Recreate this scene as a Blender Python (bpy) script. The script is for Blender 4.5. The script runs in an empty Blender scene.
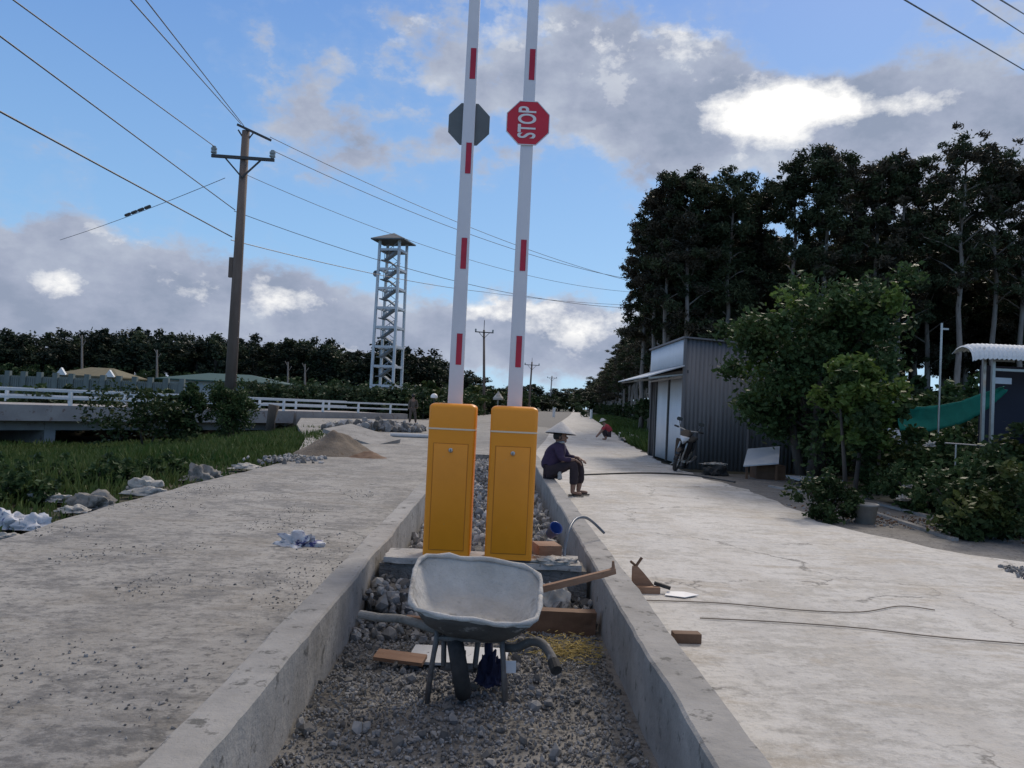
import bpy, bmesh, math, random
from math import sin, cos, pi, radians, sqrt, atan2, asin, exp
from mathutils import Vector, Matrix, Euler, noise
rnd = random.Random(7)
S = bpy.context.scene
COL = S.collection

# ------------------------------------------------------------------ camera
CAMH, F = 1.4, 800.0
YAW, PIT, ROLL = math.atan(12/800), math.atan(21/800), radians(2.7)
def ray(px, py):
    u = (px-512)/F; v = -(py-384)/F
    c, s = cos(ROLL), sin(ROLL)
    x = c*u-s*v; y = s*u+c*v
    f = cos(PIT)-y*sin(PIT); z = sin(PIT)+y*cos(PIT)
    return Vector((x*cos(YAW)+f*sin(YAW), -x*sin(YAW)+f*cos(YAW), z))
def at(px, py, Y):
    r = ray(px, py); t = Y/r.y
    return Vector((r.x*t, Y, CAMH+r.z*t))
def gpt(px, py, z=.01):
    r = ray(px, py); k = (z-CAMH)/r.z; return (r.x*k, r.y*k, z)
cam = bpy.data.cameras.new('camera'); camo = bpy.data.objects.new('camera', cam); COL.objects.link(camo)
cam.sensor_width = 36; cam.lens = 36*F/1024; cam.clip_start = .05; cam.clip_end = 3000
camo.location = (0, 0, CAMH)
camo.rotation_mode = 'XYZ'
camo.rotation_euler = (Matrix.Rotation(-YAW, 3, 'Z') @ Matrix.Rotation(pi/2+PIT, 3, 'X') @ Matrix.Rotation(ROLL, 3, 'Z')).to_euler()
S.camera = camo

# ------------------------------------------------------------------ node helpers
def newmat(name):
    m = bpy.data.materials.new(name); m.use_nodes = True
    nt = m.node_tree
    return m, nt, nt.nodes['Principled BSDF']
def lk(nt, a, b): nt.links.new(a, b)
def tex(nt, kind, scale, co, **kw):
    n = nt.nodes.new(kind); n.inputs['Scale'].default_value = scale
    for k, v in kw.items(): n.inputs[k].default_value = v
    lk(nt, co, n.inputs['Vector']); return n
def ramp(nt, src, stops):
    r = nt.nodes.new('ShaderNodeValToRGB')
    e = r.color_ramp.elements
    while len(e) < len(stops): e.new(.5)
    for el, (p, c) in zip(e, stops):
        el.position = p; el.color = (c, c, c, 1) if isinstance(c, (int, float)) else (*c, 1)
    lk(nt, src, r.inputs[0]); return r.outputs[0]
def mix(nt, f, a, b, mode='MIX'):
    n = nt.nodes.new('ShaderNodeMix'); n.data_type = 'RGBA'; n.blend_type = mode
    for s, v in ((n.inputs[0], f), (n.inputs[6], a), (n.inputs[7], b)):
        if hasattr(v, 'links') or isinstance(v, bpy.types.NodeSocket): lk(nt, v, s)
        elif isinstance(v, (int, float)): s.default_value = v if s.type == 'VALUE' else (v, v, v, 1)
        else: s.default_value = (*v, 1)
    return n.outputs[2]
def coord(nt, kind='Object', sc=(1, 1, 1)):
    t = nt.nodes.new('ShaderNodeTexCoord'); m = nt.nodes.new('ShaderNodeMapping'); m.inputs['Scale'].default_value = sc
    lk(nt, t.outputs[kind], m.inputs['Vector']); return m.outputs[0]
def bump(nt, p, h, strength=.3, dist=.02):
    b = nt.nodes.new('ShaderNodeBump'); b.inputs['Strength'].default_value = strength; b.inputs['Distance'].default_value = dist
    lk(nt, h, b.inputs['Height']); lk(nt, b.outputs[0], p.inputs['Normal'])
def worn(name, c1, c2, scale=6, rough=.7, spots=None, metal=0, bmp=.2, sc=(1, 1, 1), dist=.01, spotscale=30, spotcut=.62):
    """surface mixed from two base colours by noise, with optional dirt spots"""
    m, nt, p = newmat(name); co = coord(nt, 'Object', sc)
    n = tex(nt, 'ShaderNodeTexNoise', scale, co, Detail=8, Roughness=.65)
    c = mix(nt, ramp(nt, n.outputs[0], [(.32, 0), (.68, 1)]), c1, c2)
    if spots:
        s = tex(nt, 'ShaderNodeTexNoise', spotscale, co, Detail=4, Roughness=.7)
        c = mix(nt, ramp(nt, s.outputs[0], [(spotcut, 0), (spotcut+.08, 1)]), c, spots)
    lk(nt, c, p.inputs['Base Color']); p.inputs['Roughness'].default_value = rough; p.inputs['Metallic'].default_value = metal
    if bmp:
        b = tex(nt, 'ShaderNodeTexNoise', scale*5, co, Detail=6, Roughness=.7); bump(nt, p, b.outputs[0], bmp, dist)
    return m
def leafmat(name, c1, c2, c3, scale=1.2, trans=.25):
    m, nt, p = newmat(name); co = coord(nt)
    oi = nt.nodes.new('ShaderNodeObjectInfo')
    n = tex(nt, 'ShaderNodeTexNoise', scale, co, Detail=3, Roughness=.6)
    w = tex(nt, 'ShaderNodeTexWhiteNoise', 1, co) if False else tex(nt, 'ShaderNodeTexNoise', scale*14, co, Detail=1)
    c = mix(nt, ramp(nt, n.outputs[0], [(.35, 0), (.65, 1)]), c1, c2)
    c = mix(nt, ramp(nt, w.outputs[0], [(.55, 0), (.72, 1)]), c, c3)
    hv = nt.nodes.new('ShaderNodeHueSaturation')
    mr = nt.nodes.new('ShaderNodeMapRange'); mr.inputs[3].default_value = .7; mr.inputs[4].default_value = 1.3
    lk(nt, oi.outputs['Random'], mr.inputs[0]); lk(nt, mr.outputs[0], hv.inputs['Value']); lk(nt, c, hv.inputs['Color'])
    lk(nt, hv.outputs[0], p.inputs['Base Color']); p.inputs['Roughness'].default_value = .55
    p.inputs['Specular IOR Level'].default_value = .12
    tr = nt.nodes.new('ShaderNodeBsdfTranslucent'); lk(nt, hv.outputs[0], tr.inputs[0])
    ms = nt.nodes.new('ShaderNodeMixShader'); ms.inputs[0].default_value = trans
    lk(nt, p.outputs[0], ms.inputs[1]); lk(nt, tr.outputs[0], ms.inputs[2])
    lk(nt, ms.outputs[0], nt.nodes['Material Output'].inputs[0])
    return m

# concrete road: pale slab with damp patches, dark crumbs and mud drag marks
def roadmat(name, base, pale, dark, mud, crumbs, off=0):
    m, nt, p = newmat(name); co = coord(nt)
    n1 = tex(nt, 'ShaderNodeTexNoise', .55, coord(nt, 'Object', (1, .55, 1)), Detail=8, Roughness=.62)
    n2 = tex(nt, 'ShaderNodeTexNoise', 1.1+off, co, Detail=12, Roughness=.78)
    n3 = tex(nt, 'ShaderNodeTexNoise', 14, co, Detail=6, Roughness=.75)
    n4 = tex(nt, 'ShaderNodeTexNoise', 1.1+off, coord(nt, 'Object', (.55, 1.6, 1)), Detail=7, Roughness=.7, Distortion=.6)
    c = mix(nt, ramp(nt, n1.outputs[0], [(.38, 0), (.62, 1)]), base, pale)
    c = mix(nt, ramp(nt, n2.outputs[0], [(.485, 0), (.56, .85)]), c, dark)
    c = mix(nt, ramp(nt, n4.outputs[0], [(.53, 0), (.6, .75)]), c, mud)
    n5 = tex(nt, 'ShaderNodeTexNoise', 4.2, coord(nt, 'Object', (.8, 1.5, 1)), Detail=10, Roughness=.8)
    c = mix(nt, ramp(nt, n5.outputs[0], [(.5, 0), (.56, .55)]), c, pale)
    c = mix(nt, ramp(nt, n5.outputs[0], [(.40, .5), (.46, 0)]), c, dark)
    c = mix(nt, ramp(nt, n3.outputs[0], [(.3, .55), (.48, 0)]), c, pale)
    c = mix(nt, ramp(nt, n3.outputs[0], [(.535, 0), (.62, crumbs)]), c, (.12, .117, .112))
    v = tex(nt, 'ShaderNodeTexVoronoi', 5.5, co)
    nn = tex(nt, 'ShaderNodeTexNoise', .8, co, Detail=2)
    spot = nt.nodes.new('ShaderNodeMath'); spot.operation = 'MULTIPLY'
    lk(nt, ramp(nt, v.outputs['Distance'], [(.06, 1), (.13, 0)]), spot.inputs[0]); lk(nt, ramp(nt, nn.outputs[0], [(.45, 0), (.6, crumbs)]), spot.inputs[1])
    c = mix(nt, spot.outputs[0], c, (.07, .07, .07))
    dv = nt.nodes.new('ShaderNodeVectorMath'); dv.operation = 'MULTIPLY_ADD'; dv.inputs[1].default_value = (.9, .9, 0)
    dn = tex(nt, 'ShaderNodeTexNoise', 1.7, co, Detail=5, Roughness=.65); lk(nt, dn.outputs['Color'], dv.inputs[0]); lk(nt, co, dv.inputs[2])
    cr = nt.nodes.new('ShaderNodeTexVoronoi'); cr.feature = 'DISTANCE_TO_EDGE'; cr.inputs['Scale'].default_value = .38; lk(nt, dv.outputs[0], cr.inputs['Vector'])
    crm = nt.nodes.new('ShaderNodeMath'); crm.operation = 'MULTIPLY'
    lk(nt, ramp(nt, cr.outputs['Distance'], [(.002, .8), (.006, 0)]), crm.inputs[0]); lk(nt, ramp(nt, n1.outputs[0], [(.46, 0), (.52, 1)]), crm.inputs[1])
    c = mix(nt, crm.outputs[0], c, (.09, .087, .08))
    # two dusty tyre tracks along the road
    sx_ = nt.nodes.new('ShaderNodeSeparateXYZ'); lk(nt, co, sx_.inputs[0])
    wv = nt.nodes.new('ShaderNodeMath'); wv.operation = 'PINGPONG'; wv.inputs[1].default_value = .75; lk(nt, sx_.outputs[0], wv.inputs[0])
    tm = nt.nodes.new('ShaderNodeMath'); tm.operation = 'MULTIPLY'
    lk(nt, ramp(nt, wv.outputs[0], [(.5, 0), (.72, .4)]), tm.inputs[0]); lk(nt, ramp(nt, n5.outputs[0], [(.4, 0), (.6, 1)]), tm.inputs[1])
    c = mix(nt, tm.outputs[0], c, mud)
    lk(nt, c, p.inputs['Base Color'])
    lk(nt, ramp(nt, n2.outputs[0], [(.4, .9), (.7, .6)]), p.inputs['Roughness'])
    a = nt.nodes.new('ShaderNodeMath'); a.operation = 'ADD'; lk(nt, n2.outputs[0], a.inputs[0]); lk(nt, n3.outputs[0], a.inputs[1])
    bump(nt, p, a.outputs[0], .55, .03)
    return m

M = {}
M['road_l'] = roadmat('concrete_road_left', (.245, .235, .218), (.36, .347, .325), (.125, .12, .113), (.215, .198, .172), .9)
M['road_r'] = roadmat('concrete_road_right', (.46, .448, .425), (.6, .585, .555), (.34, .328, .305), (.38, .34, .285), .3, .0)
M['kerb'] = worn('kerb_concrete', (.21, .205, .195), (.36, .35, .335), 2.2, .88, (.12, .118, .11), bmp=.8, dist=.015, spotscale=9, spotcut=.585)
M['plinth'] = worn('plinth_concrete', (.15, .143, .135), (.28, .27, .255), 9, .9, (.13, .11, .1), bmp=.9, dist=.03, spotscale=14, spotcut=.56)
M['slab'] = worn('pale_slab', (.3, .292, .28), (.46, .45, .43), 6, .9, (.17, .165, .155), bmp=.8, dist=.015, spotscale=9, spotcut=.58)
M['bridgec'] = worn('bridge_concrete', (.26, .25, .25), (.36, .35, .34), 1.2, .85, (.2, .15, .14), bmp=.3, spotscale=2.5, spotcut=.6)
M['railw'] = worn('rail_white_paint', (.62, .66, .68), (.75, .78, .8), 2, .6, (.4, .4, .38), bmp=.05, spotscale=5, spotcut=.66)
M['towerc'] = worn('tower_paint', (.5, .56, .6), (.62, .68, .72), 1, .7, bmp=.05)
M['tower_d'] = worn('tower_stair_concrete', (.2, .235, .26), (.28, .31, .34), 1, .8, bmp=.05)
M['soil'] = worn('soil', (.075, .065, .05), (.13, .115, .09), .7, .95, (.05, .06, .03), bmp=.8, dist=.06, spotscale=3)
M['grassg'] = worn('grass_ground', (.03, .045, .015), (.055, .07, .025), .5, .95, (.05, .04, .02), bmp=.8, dist=.08, spotscale=2)
M['grey_soil'] = worn('grey_soil', (.15, .145, .138), (.24, .232, .22), 3, .95, (.09, .085, .08), bmp=.9, dist=.03, spotscale=20, spotcut=.55)
M['sand'] = worn('sand', (.13, .105, .082), (.2, .165, .13), 3, .95, (.13, .095, .065), bmp=.8, dist=.04, spotscale=7, spotcut=.6)
M['yellow'] = worn('orange_powder_paint', (.76, .265, .006), (.86, .31, .010), 2.2, .45, (.5, .3, .12), bmp=.04, dist=.003, spotscale=16, spotcut=.69)
M['gap'] = worn('door_seam', (.48, .165, .005), (.54, .19, .006), 3, .6, bmp=0)
M['trim'] = worn('pale_seal', (.7, .55, .38), (.75, .62, .45), 5, .5, bmp=0)
M['arm'] = worn('arm_white', (.66, .66, .7), (.74, .74, .77), 2, .4, bmp=.02)
M['red'] = worn('red_reflective', (.42, .008, .03), (.5, .012, .04), 14, .35, bmp=0)
M['signred'] = worn('sign_red', (.55, .012, .03), (.62, .018, .04), 6, .4, bmp=0)
M['white'] = worn('white_vinyl', (.75, .75, .75), (.8, .8, .8), 5, .5, bmp=0)
M['signback'] = worn('sign_back', (.12, .13, .13), (.15, .16, .16), 4, .5, bmp=0, metal=.2)
M['steel'] = worn('dull_steel', (.4, .39, .37), (.5, .49, .47), 12, .4, metal=.8, bmp=.1)
M['barrow_in'] = worn('mortar_caked_tray', (.4, .388, .365), (.6, .585, .56), 4, .9, (.27, .255, .235), bmp=1, dist=.02, spotscale=2.6, spotcut=.54)
M['barrow_out'] = worn('tray_underside', (.07, .068, .065), (.13, .125, .12), 8, .75, (.28, .27, .26), bmp=.5, spotscale=10, spotcut=.6)
M['tube'] = worn('rusty_tube', (.09, .08, .075), (.2, .185, .17), 12, .7, (.1, .05, .03), bmp=.5)
M['rubber'] = worn('rubber', (.018, .018, .018), (.05, .048, .045), 12, .85, bmp=.3)
M['wood'] = worn('raw_wood', (.22, .12, .07), (.32, .19, .12), 5, .8, (.14, .08, .05), sc=(1, 6, 6), bmp=.4, spotscale=9)
M['wood2'] = worn('brown_wood', (.11, .06, .035), (.17, .1, .06), 5, .8, bmp=.4)
M['white_board'] = worn('dusty_white_board', (.48, .49, .49), (.62, .62, .62), 6, .8, (.3, .3, .3), bmp=.2)
M['sack'] = worn('cement_sack', (.32, .31, .28), (.5, .485, .45), 6, .8, (.26, .24, .22), bmp=.7, dist=.02, spotscale=9, spotcut=.56)
M['sack_dark'] = worn('dirty_sack', (.15, .14, .125), (.29, .28, .26), 6, .85, (.12, .115, .1), bmp=.7, dist=.02, spotscale=9, spotcut=.56)
M['plastic_wb'] = worn('white_blue_plastic', (.42, .44, .48), (.62, .64, .68), 6, .45, (.04, .05, .2), bmp=.6, dist=.02, spotscale=9, spotcut=.54)
M['plastic_w'] = worn('white_plastic', (.42, .45, .5), (.6, .62, .66), 6, .45, bmp=.6, dist=.02)
M['navy'] = worn('navy_cloth', (.01, .015, .045), (.025, .03, .08), 7, .8, bmp=.5)
M['blue'] = worn('blue_plastic', (.015, .05, .2), (.03, .08, .3), 9, .4, bmp=.1)
M['hose'] = worn('blue_grey_hose', (.05, .075, .11), (.08, .11, .15), 9, .4, bmp=0)
M['blackh'] = worn('black_hose', (.03, .03, .03), (.05, .05, .05), 9, .6, bmp=0)
M['wire'] = worn('cable', (.05, .06, .075), (.06, .07, .085), 2, .5, bmp=0)
M['twine'] = worn('brown_wire', (.2, .16, .12), (.28, .23, .18), 5, .8, bmp=0)
M['stone_a'] = worn('crushed_stone', (.16, .16, .162), (.31, .308, .305), 7, .85, bmp=.3)
M['stone_b'] = worn('dark_stone', (.085, .083, .08), (.16, .157, .152), 7, .85, bmp=.3)
M['stone_w'] = worn('pale_rubble', (.28, .275, .265), (.46, .45, .44), 4, .9, (.2, .19, .18), bmp=.5, spotscale=8)
M['straw'] = worn('straw', (.3, .22, .06), (.42, .33, .12), 9, .9, bmp=0)
M['pole_c'] = worn('weathered_pole', (.13, .095, .075), (.2, .155, .13), 1.2, .85, sc=(3, 3, .5), bmp=.3)
M['pole_g'] = worn('grey_concrete_pole', (.3, .28, .27), (.4, .38, .36), 1.2, .85, bmp=.2)
M['pole_metal'] = worn('dark_steel', (.05, .055, .055), (.09, .09, .09), 4, .6, metal=.3, bmp=0)
M['ceramic'] = worn('insulator_glaze', (.22, .25, .25), (.36, .4, .4), 8, .25, bmp=0)
M['bark'] = worn('pale_bark', (.17, .145, .125), (.3, .27, .24), 2, .85, (.08, .065, .055), sc=(3, 3, .6), bmp=.4, spotscale=3)
M['barkd'] = worn('dark_bark', (.05, .042, .036), (.1, .085, .07), 3, .9, sc=(3, 3, .8), bmp=.6)
M['leaf_f'] = leafmat('acacia_leaf', (.036, .052, .027), (.058, .076, .038), (.09, .108, .06), .9, .15)
M['leaf_fb'] = leafmat('acacia_leaf_brown', (.046, .046, .032), (.07, .062, .045), (.1, .088, .062), .9, .15)
M['leaf_w'] = leafmat('far_wood_leaf', (.02, .03, .021), (.032, .045, .028), (.045, .058, .038), .4, .1)
M['leaf_m'] = leafmat('garden_tree_leaf', (.026, .048, .018), (.042, .076, .026), (.1, .14, .06), 1.6, .2)
M['leaf_l'] = leafmat('light_tree_leaf', (.065, .11, .024), (.1, .155, .036), (.16, .21, .08), 1.6, .25)
M['leaf_d'] = leafmat('dark_bush_leaf', (.03, .054, .022), (.046, .076, .028), (.075, .11, .042), 1.6, .15)
M['leaf_y'] = leafmat('yellow_green_leaf', (.045, .07, .02), (.085, .105, .03), (.15, .17, .06), 1.6, .2)
M['leaf_h'] = leafmat('hedge_leaf', (.04, .07, .035), (.07, .1, .05), (.1, .13, .07), .8, .15)
M['grass'] = leafmat('grass_blade', (.035, .075, .018), (.085, .115, .036), (.12, .14, .055), .55, .2)
M['grass_r'] = leafmat('verge_grass', (.045, .08, .018), (.07, .11, .028), (.09, .12, .04), .2, .2)
M['fence'] = worn('fence_panel', (.11, .145, .14), (.17, .205, .2), .8, .8, sc=(3, 3, 1), bmp=.1)
M['tin_y'] = worn('ochre_roof', (.12, .105, .06), (.17, .145, .085), 2, .8, bmp=.1)
M['tin_g'] = worn('green_roof', (.02, .065, .055), (.03, .085, .07), 2, .6, bmp=.1)
M['wall_p'] = worn('pale_wall', (.35, .37, .36), (.45, .47, .46), 1, .8, bmp=.1)
M['dark'] = worn('dark_interior', (.012, .012, .014), (.02, .02, .022), 2, .9, bmp=0)
M['skin'] = worn('skin', (.2, .11, .075), (.27, .155, .11), 9, .6, bmp=.05)
M['shirt'] = worn('purple_shirt', (.028, .016, .045), (.05, .03, .07), 12, .9, bmp=.3)
M['trous'] = worn('dark_trousers', (.02, .013, .018), (.035, .024, .03), 12, .9, bmp=.3)
M['hat'] = worn('woven_hat', (.44, .42, .4), (.56, .53, .5), 30, .8, bmp=.3)
M['hatin'] = worn('hat_lining', (.05, .04, .045), (.08, .065, .07), 30, .9, bmp=.1)
M['khaki'] = worn('khaki_cloth', (.075, .06, .05), (.11, .09, .075), 8, .9, bmp=.2)
M['redcloth'] = worn('red_cloth', (.3, .03, .04), (.4, .05, .06), 8, .9, bmp=.2)
M['hair'] = worn('black_hair', (.01, .009, .008), (.02, .018, .016), 8, .6, bmp=.2)
M['net'] = worn('green_net', (.0, .16, .115), (.005, .22, .16), 5, .7, bmp=.3)
M['glossblack'] = worn('black_paint', (.012, .012, .014), (.018, .018, .022), 3, .2, bmp=0)
M['lampglass'] = worn('lamp_glass', (.55, .57, .6), (.7, .72, .74), 5, .12, bmp=0)
M['awn'] = worn('awning_tin', (.5, .53, .56), (.6, .63, .66), 2, .45, bmp=.05)
M['panelw'] = worn('white_tin', (.62, .66, .7), (.7, .74, .78), 2, .5, (.4, .44, .48), bmp=.05, sc=(1, 1, .3))
M['tin'] = worn('grey_corrugated_tin', (.14, .142, .15), (.2, .2, .21), 1.2, .6, (.15, .13, .13), sc=(3, 3, .35), bmp=.1, spotscale=1.5, spotcut=.6)
M['navyp'] = worn('dark_blue_panel', (.012, .014, .03), (.02, .022, .04), 2, .7, bmp=0)
M['bucket'] = worn('grey_pot', (.25, .25, .24), (.38, .38, .37), 5, .85, bmp=.4)
M['water'] = worn('canal_water', (.02, .022, .018), (.03, .03, .025), 2, .08, bmp=.1)

# ------------------------------------------------------------------ object helpers
def tag(o, label=None, cat=None, group=None, kind=None):
    if label: o['label'] = label
    if cat: o['category'] = cat
    if group: o['group'] = group
    if kind: o['kind'] = kind
    return o
def empty(name, loc=(0, 0, 0), rz=0, label=None, cat=None, group=None):
    o = bpy.data.objects.new(name, None); COL.objects.link(o); o.empty_display_size = .2
    o.location = loc; o.rotation_euler = (0, 0, rz)
    return tag(o, label, cat, group)
def kids(o): return [c for c in bpy.data.objects if c.parent is o]
def copy_tree(o, parent=None):
    c = o.copy(); COL.objects.link(c); c.parent = parent
    for ch in KID.get(o.name, kids(o)): copy_tree(ch, c)
    return c
KID = {}
class MB:
    def __init__(s): s.v = []; s.f = []; s.mi = []
    def add(s, vs, fs, mi=0):
        b = len(s.v); s.v += [tuple(v) for v in vs]; s.f += [tuple(b+i for i in f) for f in fs]; s.mi += [mi]*len(fs); return s
    def box(s, x0, x1, y0, y1, z0, z1, mi=0):
        vs = [(x, y, z) for z in (z0, z1) for y in (y0, y1) for x in (x0, x1)]
        return s.add(vs, [(0, 2, 3, 1), (4, 5, 7, 6), (0, 1, 5, 4), (2, 6, 7, 3), (0, 4, 6, 2), (1, 3, 7, 5)], mi)
    def beam(s, a, b, w, h=None, mi=0, up=(0, 0, 1)):
        a, b = Vector(a), Vector(b); h = h or w; d = (b-a).normalized(); u = Vector(up)
        if abs(d.dot(u)) > .98: u = Vector((0, 1, 0))
        r = d.cross(u).normalized(); u = r.cross(d)
        vs = [p+r*sx*w/2+u*sz*h/2 for p in (a, b) for sz in (-1, 1) for sx in (-1, 1)]
        return s.add(vs, [(0, 1, 3, 2), (4, 6, 7, 5), (0, 4, 5, 1), (2, 3, 7, 6), (0, 2, 6, 4), (1, 5, 7, 3)], mi)
    def tube(s, pts, r, n=8, mi=0, caps=True):
        pts = [Vector(p) for p in pts]; rs = r if isinstance(r, (list, tuple)) else [r]*len(pts)
        rings = []; prev = None
        for i, p in enumerate(pts):
            d = (pts[min(i+1, len(pts)-1)]-pts[max(i-1, 0)]).normalized()
            if prev is None:
                u = Vector((0, 0, 1)) if abs(d.z) < .9 else Vector((1, 0, 0))
                prev = d.cross(u).normalized()
            prev = (prev-d*prev.dot(d)).normalized(); q = d.cross(prev)
            rings.append([p+(prev*cos(2*pi*k/n)+q*sin(2*pi*k/n))*rs[i] for k in range(n)])
        vs = [v for ring in rings for v in ring]; fs = []
        for i in range(len(pts)-1):
            for k in range(n): fs.append((i*n+k, i*n+(k+1) % n, (i+1)*n+(k+1) % n, (i+1)*n+k))
        if caps: fs += [tuple(range(n))[::-1], tuple((len(pts)-1)*n+k for k in range(n))]
        return s.add(vs, fs, mi)
    def prism(s, poly, z0, z1, mi=0, axis='z'):
        n = len(poly)
        def q(a, b, c): return (a, b, c) if axis == 'z' else ((a, c, b) if axis == 'y' else (c, a, b))
        vs = [q(x, y, z0) for x, y in poly]+[q(x, y, z1) for x, y in poly]
        return s.add(vs, [tuple(range(n))[::-1], tuple(range(n, 2*n))]+[(i, (i+1) % n, n+(i+1) % n, n+i) for i in range(n)], mi)
    def build(s, name, mats, parent=None, smooth=False, fix=True):
        me = bpy.data.meshes.new(name); me.from_pydata(s.v, [], s.f)
        for m in (mats if isinstance(mats, (list, tuple)) else [mats]): me.materials.append(m)
        if len(set(s.mi)) > 1: me.polygons.foreach_set('material_index', s.mi)
        if fix and len(s.f) < 20000:
            bm = bmesh.new(); bm.from_mesh(me); bmesh.ops.recalc_face_normals(bm, faces=bm.faces); bm.to_mesh(me); bm.free()
        if smooth: me.polygons.foreach_set('use_smooth', [True]*len(me.polygons))
        me.update(); o = bpy.data.objects.new(name, me); COL.objects.link(o)
        if parent: o.parent = parent
        return o
def bevel(o, w, seg=3, smooth=True):
    bm = bmesh.new(); bm.from_mesh(o.data)
    bmesh.ops.remove_doubles(bm, verts=bm.verts, dist=1e-5)
    bmesh.ops.bevel(bm, geom=bm.edges[:], offset=w, segments=seg, affect='EDGES', profile=.5)
    bm.to_mesh(o.data); bm.free()
    if smooth:
        o.data.polygons.foreach_set('use_smooth', [True]*len(o.data.polygons))
        bpy.context.view_layer.update()
        try: o.data.set_sharp_from_angle(angle=radians(40))
        except Exception: pass
    return o
def lathe(prof, n=20):
    vs = [(r*cos(2*pi*k/n), r*sin(2*pi*k/n), z) for r, z in prof for k in range(n)]
    fs = [(i*n+k, i*n+(k+1) % n, (i+1)*n+(k+1) % n, (i+1)*n+k) for i in range(len(prof)-1) for k in range(n)]
    return vs, fs
def skinned(name, verts, edges, radii, mat, parent=None, sub=2, root=0):
    me = bpy.data.meshes.new(name); me.from_pydata([tuple(v) for v in verts], edges, [])
    o = bpy.data.objects.new(name, me); COL.objects.link(o)
    md = o.modifiers.new('skin', 'SKIN'); md.use_smooth_shade = True
    for i, r in enumerate(radii):
        sv = me.skin_vertices[0].data[i]; sv.radius = (r, r) if isinstance(r, (int, float)) else r; sv.use_root = (i == root)
    sb = o.modifiers.new('sub', 'SUBSURF'); sb.levels = sub; sb.render_levels = sub
    bpy.context.view_layer.update()
    ev = o.evaluated_get(bpy.context.evaluated_depsgraph_get()); nm = bpy.data.meshes.new_from_object(ev)
    bpy.data.objects.remove(o)
    nm.materials.clear(); nm.materials.append(mat)
    nm.polygons.foreach_set('use_smooth', [True]*len(nm.polygons))
    o = bpy.data.objects.new(name, nm); COL.objects.link(o)
    if parent: o.parent = parent
    return o
ICO = None
def ico(sub=1):
    bm = bmesh.new(); bmesh.ops.create_icosphere(bm, subdivisions=sub, radius=1)
    vs = [v.co.copy() for v in bm.verts]; fs = [tuple(v.index for v in f.verts) for f in bm.faces]; bm.free(); return vs, fs
ICO1, ICO3, ICO4 = ico(1), ico(3), ico(4)
def stone(mb, c, r, mi=0, flat=.7):
    e = Euler((rnd.uniform(0, 6), rnd.uniform(0, 6), rnd.uniform(0, 6))).to_matrix()
    sx, sy, sz = r*rnd.uniform(.7, 1.3), r*rnd.uniform(.6, 1.1), r*rnd.uniform(.4, .9)
    vs = []
    for v in ICO1[0]:
        k = rnd.uniform(.6, 1.25); w = e @ Vector((v.x*sx*k, v.y*sy*k, v.z*sz*k)); vs.append((c[0]+w.x, c[1]+w.y, c[2]+w.z*flat/.7))
    mb.add(vs, ICO1[1], mi)
def crumple(name, size, mat, parent=None, seed=0, amp=.35, sharp=3.0, base=ICO4):
    """a slumped crumpled sheet or sack lying on the ground, creased by noise"""
    vs = []; off = Vector((seed*7.3, seed*3.1, seed*1.7))
    for v in base[0]:
        n = noise.turbulence(v*sharp*.6+off, 4, False)-.5
        r = noise.noise(v*sharp+off)
        k = 1+amp*(n*1.4+r)+amp*.3*(abs(noise.noise(v*sharp*3.3+off))-.25)+amp*.14*noise.noise(v*sharp*8+off)
        z = v.z*k
        if z < 0: z *= .15
        vs.append((v.x*k*size[0], v.y*k*size[1], z*size[2]))
    o = MB().add(vs, base[1]).build(name, mat, parent, smooth=True)
    try: o.data.set_sharp_from_angle(angle=radians(55))
    except Exception: pass
    return o

def smooth_pts(p, n=6):
    P = [Vector(q) for q in p]; out = []
    for i in range(len(P)-1):
        a, b, c, d = P[max(i-1, 0)], P[i], P[i+1], P[min(i+2, len(P)-1)]
        for k in range(n):
            t = k/n; out.append(.5*((2*b)+(c-a)*t+(2*a-5*b+4*c-d)*t*t+(3*b-a-3*c+d)*t**3))
    return out+[P[-1]]
def sstep(a, b, x):
    t = min(1, max(0, (x-a)/(b-a))); return t*t*(3-2*t)
# ------------------------------------------------------------------ terrain
BA = Vector((-22, 35)); BB = Vector((-6.5, 58)); BD = (BB-BA).normalized(); BN = Vector((-BD.y, BD.x))
ABUT = 17.0
def height(x, y):
    t = sstep(0, 14, -4.75-x)*sstep(4, 17, y)
    h = -.12-1.35*t
    if x < -4.75: h += .05*noise.noise(Vector((x*.4, y*.4, 0)))
    p = Vector((x, y))-BA; s = p.dot(BD); n = p.dot(BN)
    if n > -1 and s > ABUT-8: h = max(h, h*(1-sstep(-1, 1, n)*sstep(ABUT-2, ABUT+1, s)))
    if n > 6.6: h = h+(.0-h)*sstep(6.6, 9, n)
    if s > 26 : h = h*(1-sstep(26, 30, s))-.02
    if x > -3: h = -.05 if x > 1.5 else -.25
    return h-.02
def sheet(xs, ys, fz):
    vs = [(x, y, fz(x, y)) for y in ys for x in xs]; n = len(xs)
    return vs, [(j*n+i, j*n+i+1, (j+1)*n+i+1, (j+1)*n+i) for j in range(len(ys)-1) for i in range(n-1)]
xs = [-900, -500, -250, -140, -90]+[-70+i*.75 for i in range(88)]+[-4.7, -4.4, -3.5, -2, 0, 2, 5, 10, 20, 30, 45, 60, 90, 140, 250, 500, 900]
ys = [-300, -100, -30, -10, 0, 3]+[4+i*.75 for i in range(100)]+[82, 90, 100, 120, 160, 220, 300, 450, 700, 1200]
vs, fs = sheet(xs, ys, height)
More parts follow.
